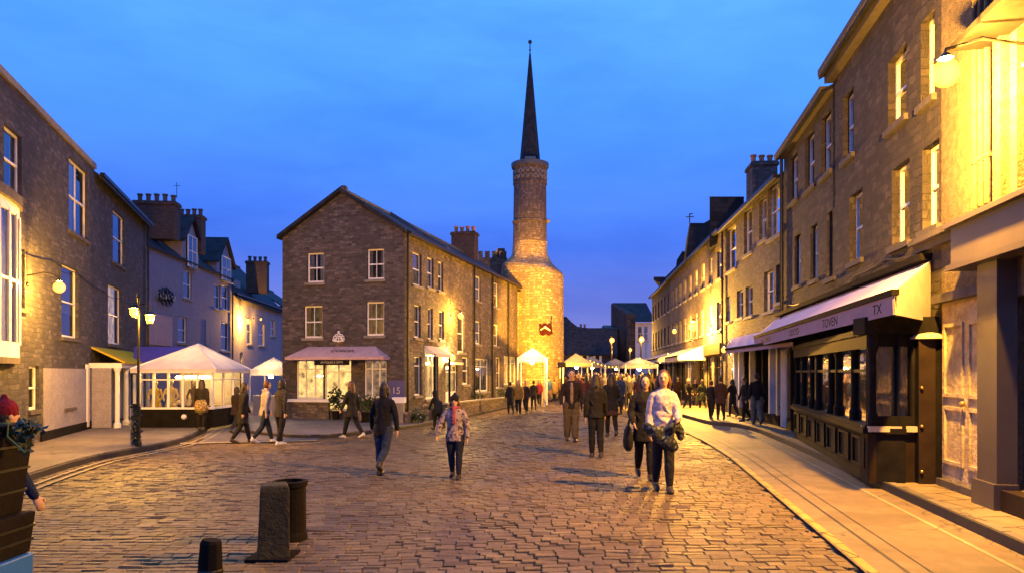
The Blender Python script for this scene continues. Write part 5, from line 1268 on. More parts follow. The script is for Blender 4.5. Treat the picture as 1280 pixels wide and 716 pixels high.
# ================================================================== stall corner at bottom left
Y = 5.0; k = Y/F; X = lambda px, y=Y: (px-CX)*y/F; Zs = lambda py, y=Y: H+(HY-py)*y/F; g_ = -.2
def tapered(mb, cx, cy, w0, w1, d0, d1, z0, z1):
    vs = [(cx+a*w0/2, cy+q*d0/2, z0) for a, q in ((-1,-1),(1,-1),(1,1),(-1,1))]+[(cx+a*w1/2, cy+q*d1/2, z1) for a, q in ((-1,-1),(1,-1),(1,1),(-1,1))]
    mb.add(vs, [(0,3,2,1),(4,5,6,7),(0,1,5,4),(1,2,6,5),(2,3,7,6),(3,0,4,7)])
def crate(label, cx, cy, w, d, z0, z1, mat, taper=1.0, name='timber_crate', n=4):
    root = thing(name, label, 'crate', (cx,cy,z0)); mb = MB(); tapered(mb, cx, cy, w*taper, w, d*taper, d, z0, z1); o = mb.build('boards', mat, root)
    m = o.modifiers.new('b', 'BEVEL'); m.width = .012; m.segments = 2
    mb = MB(); hh = (z1-z0)/n
    for i in range(1, n): 
        s = taper+(1-taper)*i/n; tapered(mb, cx, cy, w*s+.012, w*s+.012, d*s+.012, d*s+.012, z0+hh*i-.008, z0+hh*i+.008)
    mb.build('batten', M['iron'] if mat is not M['bluetarp'] else mat, root); return root
yc = 4.7; g_ = -.2
zA, zB, zC = Zs(530,yc), Zs(645,yc), Zs(698,yc)
cr = crate('dark weathered timber crate, topmost of the stack at the bottom left corner', X(-34,yc), yc, 100*yc/F, .45, zB, zA, M['timber'], .78)
crate('dark lower crate under the weathered one at the left edge', X(-34,yc), yc-.03, 104*yc/F, .5, zC, zB-.002, M['timber'], .9, n=3)
crate('bright blue plastic crate at the foot of the stack, bottom left corner', X(-32,yc), yc-.08, 100*yc/F, .55, g_-.02, zC-.002, M['bluetarp'], .95, name='plastic_crate', n=3)
root = thing('greenery_spray', 'trailing twig of leaves and buds over the right edge of the top crate', 'plant', (X(30,yc), yc, zA)); mb = MB()
mb.leaves((X(30,yc), yc, zA-.02), (.12,.1,.07), 90, .05); mb.leaves((X(36,yc), yc-.05, zA-.12), (.05,.05,.08), 30, .045); mb.build('leaves', M['leaf_dark'], root, uv=False)
mb = MB(); mb.tube([(X(20,yc),yc-.2,zA+.015),(X(40,yc),yc-.22,zA+.02),(X(36,yc),yc-.2,zA-.06),(X(57,yc),yc-.2,zA-.16)], .006, 5); mb.build('stem', M['leaf'], root)

# ================================================================== plants and small things by the centre shop
def planter(label, px, py, w, hgt, n=260, flowers=0, name='flower_planter', leafm='leaf', Yoff=0, box=True):
    b = ground(px, py, .10); b.y += Yoff; root = thing(name, label, 'planter' if box else 'shrub', b)
    if box:
        mb = MB(); tapered(mb, b.x, b.y, w*.8, w, .3, .36, b.z, b.z+.35); mb.build('tub', M['timber'], root); zz = b.z+.35
    else: zz = b.z
    mb = MB(); mb.leaves((b.x,b.y,zz+hgt*.45), (w*.6,.25,hgt*.5), n, .09); mb.build('leaves', M[leafm], root, uv=False)
    mb = MB()
    for _ in range(7):
        a = random.uniform(-.5,.5)*w; mb.tube([(b.x+a*.4,b.y,zz-.05),(b.x+a,b.y+random.uniform(-.1,.1),zz+hgt*.7)], .008, 4)
    mb.build('stems', M['darkbrown'], root, uv=False)
    if flowers:
        mb = MB()
        for _ in range(flowers): mb.sphere((b.x+random.uniform(-.55,.55)*w, b.y+random.uniform(-.25,.05), zz+random.uniform(.2,1)*hgt), .03, 5, 4)
        mb.build('blossoms', M['flower'], root, uv=False)
planter('leafy planter beneath the right window of the pink awned shop', 462, 527, .9, .75, 420, 12)
planter('low yellow-green shrub beside the white topped pedestal', 520, 528, .8, .5, 300, 8, 'low_shrub', box=False)
planter('bushy shrub spilling over the low wall near the pale door', 545, 524, .9, .6, 350, 14, 'low_shrub', box=False)
planter('dark shrub growing above the low garden wall', 590, 512, 1.3, 1.0, 480, 4, 'low_shrub', 'leaf_dark', .8, False)
planter('yellow lit shrub at the far end of the garden wall', 632, 507, 1.1, 1.1, 420, 20, 'low_shrub', box=False)
# low garden wall along the centre terrace
def fence_wall():
    A = G(512,529,.1)+Vector((0,.15)); B_ = G(640,506,.1)+Vector((0,.3)); fr = Fr((A.x,A.y), (B_.x-A.x,B_.y-A.y), 1); L = (B_-A).length
    root = thing('low_garden_wall', 'low stone garden wall with pale coping along the centre terrace pavement', 'wall', (A.x,A.y,-.1)); mb = MB()
    fr.box(mb, L*.28, L, -.22, 0, -.2, .42); fr.box(mb, 0, L*.28, -.22, 0, -.2, .30); mb.build('wall', M['rubble_side'], root)
    mb = MB(); fr.box(mb, L*.28-.02, L+.03, -.26, .04, .42, .48); mb.build('coping', M['sill'], root)
fence_wall()
b = ground(499, 528, .1); root = thing('pedestal', 'stone pedestal with a white top at the gable corner', 'pedestal', b); k = b.y/F
mb = MB(); mb.box(b.x-.17, b.x+.17, b.y-.17, b.y+.17, b.z, b.z+.72); mb.build('shaft', M['sill'], root); mb = MB(); mb.box(b.x-.22, b.x+.22, b.y-.22, b.y+.22, b.z+.72, b.z+.92); mb.build('top_block', M['white'], root)
bu, bz = FC0.hit(496, 488); root = thing('blue_sign_board', 'blue painted board with pale figures on the corner of the dark gable', 'sign', FC0.pt(bu, .06, bz))
ms = plain('blue_paint', (.04,.04,.20), .5, .1, 20, .2); mb = MB(); a0, a1 = FC0.u(506), FC0.u(486); FC0.box(mb, min(a0,a1), max(a0,a1), .02, .06, FC0.hit(496,501)[1], FC0.hit(496,475)[1]); bd = mb.build('board', ms, root)
text(bd, '15', FC, WC-bu, .065, bz, .36, M['canvas'])
# wire rack by the shop
b = ground(420, 524, .1); root = thing('display_plant', 'dark leafed potted plant standing at the open shop front', 'potted plant', b); mb = MB(); mb.lathe([(.12,b.z),(.16,b.z+.3),(.17,b.z+.32)], b.x, b.y, 12); mb.build('pot', M['timber'], root)
mb = MB(); mb.leaves((b.x,b.y,b.z+.8), (.3,.2,.45), 240, .12); mb.build('leaves', M['leaf_dark'], root, uv=False)
b = ground(362, 520, .1); root = thing('dark_railing', 'short dark railing post cluster at the lane corner of the gable', 'railing', b); mb = MB()
for i in range(5): mb.tube([(b.x-.35+i*.13,b.y,b.z),(b.x-.35+i*.13,b.y,b.z+.9)], .02, 5)
mb.tube([(b.x-.37,b.y,b.z+.9),(b.x+.2,b.y,b.z+.9)], .025, 5); mb.build('rails', M['iron'], root)


# overhead and wall cables
for lab, fr, a, b, z in (('thin black cable sagging along the brown rubble wall above the big awning', FR, 1.2, uE-.4, 3.55), ('thin black cable clipped along the left rubble wall below the upper windows', FL, FL.u(20), uEnd-.3, 4.6)):
    root = thing('wall_cable', lab, 'cable', fr.pt(a,.03,z)); mb = MB(); n = 30
    mb.tube([fr.pt(a+(b-a)*i/n, .03, z-.06*abs(math.sin(i*math.pi/5))+.15*math.sin(i*.25)) for i in range(n+1)], .012, 5); mb.build('cable', M['iron'], root)
# ================================================================== people
random.seed(3)
def remeshed(mb, voxel, name, mat, root, smooth_it=4):
    me = bpy.data.meshes.new(name); me.from_pydata([tuple(v) for v in mb.v], [], mb.f); me.update()
    o = bpy.data.objects.new('tmp', me); COL.objects.link(o)
    m = o.modifiers.new('r', 'REMESH'); m.mode = 'VOXEL'; m.voxel_size = voxel; m.adaptivity = 0
    s = o.modifiers.new('s', 'SMOOTH'); s.factor = .5; s.iterations = smooth_it
    dg = bpy.context.evaluated_depsgraph_get(); dg.update()
    nm = bpy.data.meshes.new_from_object(o.evaluated_get(dg)); COL.objects.unlink(o); bpy.data.objects.remove(o); bpy.data.meshes.remove(me)
    nm.name = name; nm.materials.clear(); nm.materials.append(mat)
    nm.polygons.foreach_set('use_smooth', [True]*len(nm.polygons))
    o = bpy.data.objects.new(name, nm); COL.objects.link(o); o.parent = root; return o
def V(*a): return Vector(a)
def person(label, loc, h, face, top='jacket', topc=(.03,.03,.035), bot='trousers', botc=(.02,.02,.025), hair='short', hairc='hair_dark', stride=(22,-18), knee=(8,25),
           arms=((15,12,10),(-18,20,8)), lod=1, build=1.0, lean=3, hat=None, hatc=(.02,.02,.02), scarf=None, pat=None, pc2=(.5,.4,.3), shirt=None, hem=None, shoes='shoe', headturn=0, nod=0, group=None, hood=False):
    """lod 2: near, with fingers and face; 1: middle; 0: far"""
    root = thing('person', label, 'person', loc, R(face), group)
    vox = {2:.0115, 1:.017, 0:.03}[lod]; seg = 12 if lod else 8
    S = h; bw = build
    ln = math.radians(lean); up = V(0, math.sin(ln), math.cos(ln))
    hipz = .505; hip0 = V(0,0,hipz)
    T = lambda t, y=0: hip0 + up*(t-hipz) + V(0,y,0)         # point on the spine at height t
    legs = []
    for sgn, st, kn in ((-1,stride[0],knee[0]),(1,stride[1],knee[1])):
        a = math.radians(st); hj = hip0 + V(sgn*.052*bw,0,-.01); kj = hj + V(-sgn*.006, math.sin(a), -math.cos(a))*.235
        b = math.radians(st-kn); aj = kj + V(-sgn*.004, math.sin(b), -math.cos(b))*.225
        legs.append((hj,kj,aj,b))
    low = min(l[2].z for l in legs) - .042
    dz = V(0,0,-low)
    hip0 = hip0+dz; legs = [(a+dz,b+dz,c+dz,e) for a,b,c,e in legs]; T = lambda t, y=0: hip0 + up*(t-hipz) + V(0,y,0)
    armj = []
    for sgn, (sw, el, ab) in ((-1,arms[0]),(1,arms[1])):
        sj = T(.797) + V(sgn*.100*bw,0,0); a = math.radians(sw); b = math.radians(ab)
        ej = sj + V(sgn*math.sin(b), math.sin(a)*math.cos(b), -math.cos(a)*math.cos(b))*.168
        a2 = math.radians(sw+el); b2 = math.radians(ab*.2 - 4*(el > 40)*3)
        wj = ej + V(sgn*math.sin(b2), math.sin(a2)*math.cos(b2), -math.cos(a2)*math.cos(b2))*.145
        armj.append((sj,ej,wj,(wj-ej).normalized(),sgn))
    sc_ = lambda ps: [p*S for p in ps]
    rr = lambda rs: [(a*S,b*S) if True else 0 for a, b in [(r if isinstance(r, tuple) else (r,r)) for r in rs]]
    def torso(mb, e=0, zb=.50, flare=0, ztop=.845, ends=True):
        ps = [T(zb), T(.58), T(.66), T(.735,.004), T(.79), T(.822), T(ztop)]
        rs = [(.088*bw+e+flare,.062*bw+e+flare*.8),(.080*bw+e,.056*bw+e),(.078*bw+e,.056*bw+e),(.094*bw+e,.064*bw+e),(.098*bw+e,.056+e),(.075*bw+e*.8,.043+e*.7),(.035+e*.5,.033+e*.5)]
        if zb < .5: ps.insert(1, T(.5)); rs.insert(1, (.090*bw+e+flare*.3,.066*bw+e+flare*.3))
        mb.loft(sc_(ps), rr(rs), seg+4, round_ends=ends)
    def leg(mb, l, e=0, cut=1.0, base=.0):
        hj,kj,aj,b = l; end = kj.lerp(aj, .93)
        mb.loft(sc_([hj+V(0,0,.02), hj.lerp(kj,.35), kj, kj.lerp(aj,.35), end]), rr([.056*bw+e,.051*bw+e,.037+e,.037+e,.023+e*1.3]), seg)
    def arm(mb, j, e=0, full=True):
        sj,ej,wj,d,sgn = j
        mb.loft(sc_([sj+V(-sgn*.012,0,-.002), sj.lerp(ej,.4), ej, ej.lerp(wj,.3), wj]), rr([.030+e*.8,.029+e,.024+e,.024+e,.0165+e*(1.1 if not full else 1)]), seg)
    # --- continuous body
    mb = MB(); torso(mb); hc = T(.93, .008)
    mb.loft(sc_([T(.81), T(.85,.002), T(.895,.004)]), rr([.036,.031,.031]), seg)
    mb.sphere(hc*S, (.044*S,.054*S,.066*S), 16, 12)
    t = math.radians(headturn); fd = V(-math.sin(t), math.cos(t), 0); sd = V(fd.y,-fd.x,0)
    fp = lambda s, f, z: (hc + sd*s + fd*f + V(0,0,z))*S
    mb.sphere(fp(0,.020,-.042), (.028*S,.030*S,.026*S), 10, 8)       # jaw
    if lod:
        mb.loft([fp(0,.048,.012), fp(0,.060,-.012)], [.006*S,.010*S], 6)  # nose
        for s in (-1,1): mb.sphere(fp(s*.046,-.002,-.008), (.008*S,.012*S,.017*S), 8, 6)
        mb.sphere(fp(0,.046,.018), (.03*S,.008*S,.006*S), 8, 6)
    for l in legs: leg(mb, l)
    for l in legs:
        aj, b = l[2], l[3]; tp = max(0, -b)*.7
        f = V(0, math.cos(tp), -math.sin(tp)*.8); f = f if tp > .25 else V(0,1,0)
        mb.loft(sc_([aj, aj+V(0,0,-.02)+f*(-.015), aj+f*.05+V(0,0,-.022), aj+f*.095+V(0,0,-.028)]), rr([.022,.026,.023,.016]), seg)
    for j in armj:
        arm(mb, j); sj,ej,wj,d,sgn = j
        side = d.cross(V(0,1,0)); side = side.normalized() if side.length > .1 else V(1,0,0)
        fwd = side.cross(d).normalized()
        # palm faces the body; fingers spread along fwd
        pc = wj + d*.028
        mb.loft(sc_([wj, pc, wj+d*.052]), rr([(.014,.016),(.011,.024),(.010,.023)]), 8, side=tuple(side))
        if lod == 2:
            inn = V(-sgn,0,0)
            for q, (o, ln_) in enumerate(((.018,.036),(.006,.042),(-.006,.039),(-.018,.030))):
                r0 = wj+d*.050+fwd*o; r1 = r0+d*ln_*.55+inn*.004; r2 = r1+d*ln_*.45+inn*.014
                mb.loft(sc_([r0,r1,r2]), rr([.0062,.0056,.0048]), 6, round_ends=True)
            r0 = wj+d*.02+fwd*.022; r1 = r0+fwd*.014+d*.018; r2 = r1+d*.02+inn*.004
            mb.loft(sc_([r0,r1,r2]), rr([.0075,.0065,.0055]), 6)
        elif lod == 1:
            mb.loft(sc_([wj+d*.05, wj+d*.08+V(-sgn*.01,0,0)]), rr([(.009,.02),(.006,.014)]), 6, side=tuple(side)); mb.loft(sc_([wj+d*.02+fwd*.02, wj+d*.045+fwd*.03]), rr([.007,.006]), 6)
        else: mb.sphere((wj+d*.06)*S, .016*S, 6, 5)
    remeshed(mb, vox, 'body', M['skin'], root, 3 if lod == 2 else 2)
    # --- clothes
    if bot in ('trousers', 'wide'):
        mb = MB(); e = .005 if bot == 'trousers' else .016
        for l in legs: leg(mb, l, e)
        mb.loft(sc_([T(.47), T(.52), T(.575)]), rr([(.092*bw,.064*bw),(.093*bw,.067*bw),(.084*bw,.060*bw)]), seg)
        remeshed(mb, vox, 'trousers', fabric(botc), root, 2)
    elif bot == 'skirt':
        mb = MB(); mb.loft(sc_([T(.575), T(.50), T(.42), T(.33)+V(0,.0,0)]), rr([(.083*bw,.06*bw),(.098*bw,.075*bw),(.105*bw,.09*bw),(.12*bw,.11*bw)]), seg+4, round_ends=False)
        remeshed(mb, vox, 'skirt', fabric(botc, pat, pc2) if pat and top != 'patterned' else fabric(botc), root, 2)
        mb = MB()
        for l in legs: leg(mb, l, .004)
        remeshed(mb, vox, 'tights', fabric((.015,.013,.015)), root, 2)
    hm = hem if hem else {'jacket':.46,'hoodie':.47,'coat':.33,'patterned':.44,'puffer':.45}[top]
    mb = MB(); e = {'jacket':.009,'hoodie':.011,'coat':.012,'patterned':.014,'puffer':.014}[top]
    torso(mb, e, hm, .022 if hm < .42 else .012, .85, False)
    for j in armj: arm(mb, j, e*.75, False)
    if hood or top == 'hoodie': mb.loft(sc_([T(.835,-.045)+V(-.035,0,0), T(.85,-.055), T(.835,-.045)+V(.035,0,0)]), rr([.022,.028,.022]), 8)
    if top == 'puffer':
        for t_ in (.5,.57,.64,.71,.77): mb.loft(sc_([T(t_-.012),T(t_+.012)]), rr([(.098*bw+e*.75,.068*bw+e*.75)]*2), seg+4)
    # folds
    for q in range(6 if lod else 0):
        a = random.uniform(0, 6.28); zz = random.uniform(hm+.03,.72); rx, ry = .086*bw+e, .060*bw+e
        c = T(zz)+V(rx*math.cos(a), ry*math.sin(a), 0); c2 = T(zz+random.uniform(-.09,-.04))+V(rx*math.cos(a+.5), ry*math.sin(a+.5), 0)
        mb.loft(sc_([c,c2]), rr([.010,.012]), 6)
    remeshed(mb, vox, {'jacket':'jacket','hoodie':'hooded_top','coat':'coat','patterned':'jacket','puffer':'padded_jacket'}[top], fabric(topc, pat, pc2), root, 2)
    if shirt:
        mb = MB(); mb.loft(sc_([T(hm+.02,.047+e*.6), T(.64,.044+e*.6), T(.74,.052+e*.6), T(.81,.042+e*.5)]), rr([(.024,.022),(.026,.024),(.030,.024),(.02,.018)]), 10)
        remeshed(mb, vox, 'shirt', fabric(shirt), root, 2)
    for l in legs:
        aj, b = l[2], l[3]; tp = max(0, -b)*.7; f = V(0, math.cos(tp), -math.sin(tp)*.8); f = f if tp > .25 else V(0,1,0)
        mb = MB(); mb.loft(sc_([aj+V(0,0,.012), aj+V(0,0,-.022)+f*(-.018), aj+f*.05+V(0,0,-.024), aj+f*.10+V(0,0,-.029)]), rr([.027,.031,.028,.021]), seg)
        remeshed(mb, vox, 'shoe', M[shoes], root, 2)
    # --- hair, hats
    hm_ = M[hairc]; mb = MB()
    mb.sphere(fp(0,-.014,.010), (.052*S,.056*S,.070*S), 14, 10)
    if hair == 'long':
        w_ = .052; mb.loft([fp(0,-.035,.02), fp(0,-.045,-.04), fp(0,-.055,-.10), fp(0,-.062,-.165)], [(w_*S,.03*S),(w_*1.12*S,.030*S),(w_*1.15*S,.026*S),(w_*.8*S,.016*S)], 12)
        for s in (-1,1): mb.loft([fp(s*.042,.004,.02), fp(s*.050,.006,-.04), fp(s*.052,.012,-.10)], [.015*S,.017*S,.012*S], 8)
    elif hair == 'bob':
        for s in (-1,1): mb.loft([fp(s*.040,0,.02), fp(s*.050,0,-.03), fp(s*.046,-.004,-.07)], [.018*S,.021*S,.015*S], 8)
        mb.loft([fp(0,-.035,.02), fp(0,-.045,-.07)], [(.05*S,.03*S),(.046*S,.024*S)], 10)
    elif hair == 'bun': mb.sphere(fp(0,-.06,.045), .027*S, 10, 8)
    remeshed(mb, vox, 'hair', hm_, root, 2)
    if hat == 'beanie':
        mb = MB(); mb.sphere(fp(0,-.008,.026), (.057*S,.066*S,.062*S), 14, 10); mb.sphere(fp(0,-.01,.093), .018*S, 8, 6); remeshed(mb, vox, 'hat', fabric(hatc), root, 1)
    elif hat == 'hood':
        mb = MB(); mb.sphere(fp(0,-.02,.01), (.064*S,.062*S,.082*S), 14, 10); mb.loft([fp(0,-.03,-.03), fp(0,-.03,-.085)], [.055*S,.06*S], 10); remeshed(mb, vox, 'hood', fabric(hatc), root, 1)
    if scarf:
        mb = MB(); n = 12
        for i in range(n):
            a = 2*math.pi*i/n; b_ = 2*math.pi*(i+1)/n; mb.loft(sc_([T(.855)+V(.045*math.cos(a),.045*math.sin(a),0), T(.855)+V(.045*math.cos(b_),.045*math.sin(b_),0)]), rr([.020,.020]), 8)
        mb.loft(sc_([T(.85,.06), T(.76,.085), T(.66,.088)]), rr([(.026,.014),(.028,.012),(.026,.010)]), 8)
        remeshed(mb, vox, 'scarf', fabric(scarf), root, 1)
    if lod:
        for s in (-1,1):
            mb = MB(); mb.sphere(fp(s*.018,.047,.003), (.0095*S,.006*S,.0058*S), 8, 6); mb.build('eye', M['hair_dark'], root, local=True, smooth=True, uv=False)
            mb = MB(); mb.loft([fp(s*.009,.053,.018), fp(s*.026,.047,.017)], [.0024*S,.0018*S], 5); mb.build('eyebrow', hm_, root, local=True, uv=False)
        mb = MB(); mb.loft([fp(-.012,.0475,-.034), fp(0,.052,-.035), fp(.012,.0475,-.034)], [.0035*S,.0045*S,.0035*S], 6); mb.build('mouth', plain('lips', (.35,.09,.08), .5, 0), root, local=True, smooth=True, uv=False)
    return root, armj, T
def put(px, fy, hy, label, face, **kw):
    g = kw.pop('hgt', None); b = ground(px, fy, g if g else .005); h = (fy-hy)/F*b.y
    return person(label, b, h, face, **kw), b, h
def bag(label, who, side, drop=.38, size=(.26,.12,.30), mat=(.02,.02,.022), name='shoulder_bag', strap=True, fwd=0.0, out_=.16):
    (root, armj, T), b, h = who; f = root.rotation_euler.z; c = V(side*out_*h, fwd, (T(.805).z-drop)*h)
    r = thing(name, label, 'bag', root.location+Matrix.Rotation(f,3,'Z')@c, f)
    mb = MB(); sx, sy, sz = size; mb.loft([V(0,0,-sz/2), V(0,0,-sz*.2), V(0,0,sz*.3), V(0,0,sz/2)], [(sy*.45,sx*.45),(sy*.55,sx*.52),(sy*.4,sx*.45),(sy*.15,sx*.38)], 12)
    remeshed(mb, .015, 'bag_body', fabric(mat), r, 1)
    if strap:
        mb = MB(); top = V(-side*(out_-.10)*h, -fwd, (drop)*h*1.02+.03); mb.tube([V(0,-.1,sz*.45), top, V(0,.1,sz*.45)], .009, 5); mb.build('strap', M['black'], r, local=True, uv=False)
    return r
BK = (.018,.017,.02); JEAN = (.03,.045,.09)
# --- foreground
w_ = put(829, 613, 463, 'woman in a pale pink jacket walking towards the camera, dark coat over her arm', 178, top='puffer', topc=(.8,.64,.64), botc=(.02,.02,.03), hair='bob', hairc='hair_brown', stride=(10,-9), knee=(6,14), arms=((16,60,9),(-4,25,9)), lod=2, lean=1, hem=.43, shoes='shoe', headturn=-12, build=.86)
(root, armj, T), b, h = w_
r = thing('folded_coat', 'dark patterned coat draped over the arm of the woman in the pale pink jacket', 'coat', b+V(-.05,-.12,.85*h*.6), 0)
mb = MB(); c0 = V(0,-.12,.0)
mb.loft([V(.20,-.10,.10), V(.08,-.20,.02), V(-.12,-.18,-.02), V(-.26,-.10,.06)], [(.05,.07),(.07,.11),(.07,.11),(.05,.09)], 12); mb.loft([V(-.1,-.18,0), V(.05,-.2,-.14), V(.16,-.17,-.26)], [(.13,.05),(.12,.05),(.07,.03)], 10)
mb.loft([V(.17,-.10,.12), V(.24,-.08,.0), V(.27,-.05,-.12)], [(.06,.05),(.07,.05),(.05,.03)], 10)
remeshed(mb, .016, 'cloth', fabric((.025,.03,.03), 'floral', (.16,.17,.17)), r, 2)
w2 = put(806, 598, 469, 'woman in a black coat with a black bag walking just behind the pale pink jacket', 176, top='coat', topc=BK, hem=.36, botc=BK, hair='long', stride=(8,-10), arms=((5,10,10),(0,50,14)), lod=1)
bag('black shoulder bag on the woman in the black coat', w2, 1, .40, (.34,.16,.36), BK)
put(745, 571, 468, 'person seen from behind in a black hooded top and black trousers, centre of the street', 2, top='hoodie', topc=(.022,.02,.02), botc=(.015,.015,.017), hair='long', hairc='hair_dark', stride=(6,-7), knee=(3,10), arms=((-6,14,10),(8,16,10)), lod=2, build=.92)
w3 = put(714, 551, 462, 'man in an open dark jacket and khaki trousers walking towards the camera', 182, top='jacket', topc=(.03,.022,.02), botc=(.13,.10,.06), bot='wide', hair='short', hairc='hair_dark', stride=(7,-6), knee=(4,10), arms=((4,30,16),(0,35,14)), lod=2, build=1.0, shirt=(.35,.24,.18), shoes='shoe')
put(764, 545, 467, 'woman in a long black coat with a patterned hem right of the hooded figure', 5, top='coat', topc=BK, hem=.40, bot='skirt', botc=(.06,.03,.025), hair='long', stride=(9,-9), lod=1, arms=((-10,12,10),(10,70,12)))
w4 = put(479, 593, 479, 'person from behind in a loose black jacket and blue jeans striding over the cobbles', -12, top='jacket', topc=(.012,.012,.014), botc=JEAN, hair='bob', hairc='hair_dark', stride=(4,-16), knee=(4,40), arms=((4,12,16),(-6,12,16)), lod=2, build=1.02, shoes='shoe', hem=.43)
w5 = put(569, 597, 494, 'girl in a pale patterned jacket with pink scarf and black bobble hat', 172, top='patterned', topc=(.34,.26,.25), pat='floral', pc2=(.07,.05,.06), botc=(.02,.025,.045), hair='bob', hairc='hair_brown', hat='beanie', hatc=(.015,.015,.018), scarf=(.45,.10,.13), stride=(8,-7), knee=(4,10), arms=((-4,14,14),(6,22,26)), lod=2, build=1.08, hem=.45)
w6 = put(547, 536, 487, 'stooping figure in black carrying a dark rucksack near the centre pavement', 60, top='coat', topc=BK, hem=.38, botc=BK, hair='short', hat='hood', hatc=BK, lean=14, stride=(12,-12), lod=1)
bag('dark rucksack on the stooping figure in black', w6, -1, .22, (.3,.2,.36), (.015,.02,.035), 'rucksack', False, -.14, .08)
w7 = put(440, 547, 475, 'woman in a dark green coat walking left past the pink awned shop', 62, top='coat', topc=(.03,.028,.02), hem=.38, botc=BK, hair='long', hairc='hair_brown', stride=(20,-16), knee=(6,22), lod=1, shoes='shoe_white')
bag('pale shopping bag beside the woman in the dark green coat', w7, 1, .42, (.24,.1,.28), (.4,.28,.22), 'shopping_bag')
w8 = put(304, 553, 477, 'woman in a long black coat, leftmost of the three walking together by the lane', -60, top='coat', topc=BK, hem=.32, botc=BK, hair='long', stride=(16,-14), knee=(5,20), lod=1)
put(331, 553, 474, 'middle one of the three in a white hooded jacket and jeans', -50, top='hoodie', topc=(.42,.36,.36), botc=(.02,.028,.05), hair='short', hairc='hair_brown', stride=(20,-16), knee=(6,24), lod=1, build=1.05, hem=.44, shoes='shoe_white', lean=5)
put(351, 556, 474, 'rightmost of the three in a dark grey jacket and black leggings', -30, top='jacket', topc=(.045,.04,.04), botc=BK, hair='bob', stride=(8,-8), knee=(4,12), lod=1, build=1.05, shoes='shoe_white', hem=.42)
put(295, 541, 482, 'dark figure half hidden behind the woman in the long black coat', -20, top='coat', topc=(.03,.018,.02), hem=.4, hair='bob', lod=1)
w9 = put(252, 537, 474, 'long haired woman with a flowered jacket tied at her waist in front of the kiosk', 8, top='jacket', topc=(.03,.025,.02), hem=.5, bot='skirt', botc=(.10,.09,.03), pat=None, hair='long', hairc='hair_dark', stride=(4,-4), knee=(3,6), lod=1, build=1.05, hgt=.125)
(root, aj_, T), b, h = w9
r = thing('tied_jacket', 'flowered jacket tied round the waist of the long haired woman at the kiosk', 'jacket', b+V(0,0,.47*h)); mb = MB()
mb.loft([V(0,0,.10*h), V(0,0,.02*h), V(0,-.01,-.08*h)], [(.12*h,.085*h),(.14*h,.11*h),(.13*h,.11*h)], 14); mb.loft([V(.04,-.10*h,.06*h), V(.05,-.125*h,-.05*h)], [(.03*h,.015*h),(.025*h,.01*h)], 8)
remeshed(mb, .018, 'cloth', fabric((.20,.14,.05), 'floral', (.5,.38,.2)), r, 1)
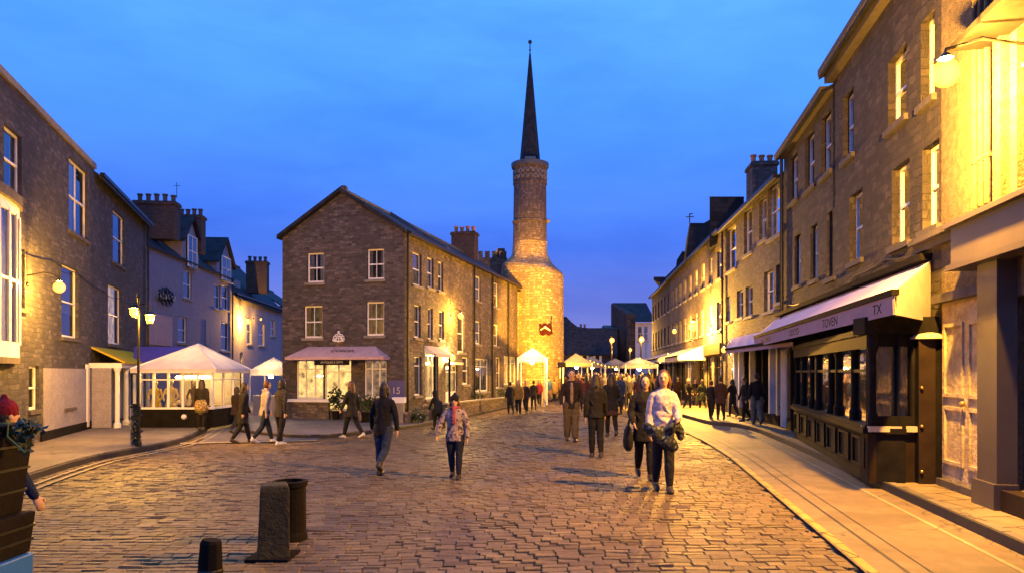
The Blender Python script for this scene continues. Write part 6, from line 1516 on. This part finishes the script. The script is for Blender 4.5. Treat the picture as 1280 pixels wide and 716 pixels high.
# --- couples and groups along the centre pavement
mid = [
 (638,517,477,'dark coated figure at the left of the group by the yellow shrub',20,dict(top='coat',topc=BK)),
 (648,518,475,'person in a mustard top in the group by the yellow shrub',175,dict(top='puffer',topc=(.38,.24,.06),hair='long',hairc='hair_brown')),
 (657,516,476,'person in dark clothes right of the mustard top',160,dict(top='jacket',topc=(.05,.035,.03))),
 (667,512,475,'person in a black jacket walking away near the tower stall',5,dict(top='jacket',topc=BK,hair='short')),
 (674,508,474,'person in a red top near the tower stall',170,dict(top='jacket',topc=(.35,.04,.05),hair='long')),
 (686,503,470,'person in a blue jacket near the foot of the tower',10,dict(top='jacket',topc=(.06,.12,.3),botc=(.25,.18,.12))),
 (693,501,474,'person in a tan coat near the foot of the tower',-20,dict(top='coat',topc=(.22,.14,.08))),
 (701,500,472,'person in brown farthest right of the tower group',190,dict(top='jacket',topc=(.12,.07,.05),hair='bob')),
 (779,511,467,'person in a dark jacket walking away beyond the black coat',3,dict(top='jacket',topc=(.02,.02,.03),botc=BK,hair='short')),
 (786,509,469,'person with fair hair walking beside the dark jacket, farther up the street',-4,dict(top='puffer',topc=(.05,.04,.06),botc=BK,hair='long',hairc='hair_fair')),
 (860,512,473,'woman in a black coat at the kerb between the lamp and the tan awning',200,dict(top='coat',topc=BK,hair='bob',hairc='hair_fair')),
 (847,507,470,'person in dark brown behind the woman in pale pink',180,dict(top='jacket',topc=(.06,.03,.02),hair='long')),
 (901,524,470,'man in a dark brown overcoat from behind on the right pavement',-5,dict(top='coat',topc=(.06,.03,.025),hem=.36,botc=BK,hair='short')),
 (889,523,475,'slim figure in black left of the brown overcoat',-30,dict(top='jacket',topc=BK,botc=BK,hair='short')),
 (916,520,473,'figure in black with tan bag right of the brown overcoat',30,dict(top='jacket',topc=(.02,.02,.03),botc=(.03,.03,.05),hair='long')),
 (928,518,472,'woman in dark red top under the tan awning',150,dict(top='jacket',topc=(.13,.03,.03),hair='long')),
 (931,526,472,'figure in black leaning by the lit shop window under the tan awning',95,dict(top='jacket',topc=BK,botc=BK,hair='short')),
 (946,530,466,'man in a black pullover and light grey jeans from behind under the tan awning',-8,dict(top='hoodie',topc=(.018,.015,.016),botc=(.13,.14,.15),bot='wide',hair='short',build=1.05)),
 (878,512,474,'person in a dark green coat farther along the right pavement',10,dict(top='coat',topc=(.03,.04,.025),hair='long')),
 (869,509,473,'person in black farther along the right pavement beside the green coat',170,dict(top='jacket',topc=BK,hair='short')),
]
for px, fy, hy, lab, face, kw in mid:
    hg = .125 if (px > 884 or 636 < px < 640) else .02
    k = dict(lod=1 if fy > 511 else 0, hgt=hg, stride=(random.uniform(4,16),-random.uniform(4,14)), arms=((random.uniform(-15,20),random.uniform(8,50),9),(random.uniform(-15,20),random.uniform(8,50),9))); k.update(kw)
    put(px, fy, hy, lab, face, **k)
# --- far crowd
cols = [(.02,.02,.025),(.05,.03,.025),(.12,.03,.03),(.03,.05,.12),(.25,.2,.16),(.4,.33,.3),(.08,.06,.03)]
protos = []
def copy_tree(o, parent=None):
    c = o.copy(); COL.objects.link(c); c.parent = parent
    for ch in list(o.children):
        copy_tree(ch, c)
    return c
LAB = 'small far passer-by in the distant market crowd at the end of the street'
for i in range(6):
    r_, _, _ = person(LAB, (0,0,0), 1.68, 0, top=random.choice(('jacket','coat','puffer')), topc=cols[i], botc=random.choice(cols[:2]), hair=random.choice(('short','long','bob')), lod=0, group='far market crowd')
    protos.append(r_)
used = set(); n = 0
for i in range(120):
    Y = random.uniform(29, 66); pxl = random.uniform(705, 838) if Y > 36 else random.uniform(722, 830)
    x = (pxl-CX)*Y/F
    if any((x-a)**2+(Y-b)**2 < .28 for a, b in used): continue
    used.add((x, Y)); j = n % 6; o = protos[j] if n < 6 else copy_tree(protos[j])
    o.location = (x, Y, gz(x)+.01); o.rotation_euler.z = random.choice((0, math.pi))+random.uniform(-.6,.6); s = random.uniform(.93,1.05); o.scale = (s,s,s); n += 1
# --- person at the stall, bottom left
bx = at(28, 520, 5.15); g_z = gz(-3.3)
(root, armj, T), b, h = (person('person in navy jacket and dark red cap behind the crate stack at left edge', ((-6-CX)/F*6.2, 6.2, g_z), 1.66, -90+60, top='jacket', topc=(.015,.025,.07), botc=BK, hair='short', hat='beanie', hatc=(.2,.01,.02), arms=((0,8,22),(6,20,14)), stride=(3,-3), knee=(2,2), lod=2, build=1.12, lean=6), None, None)
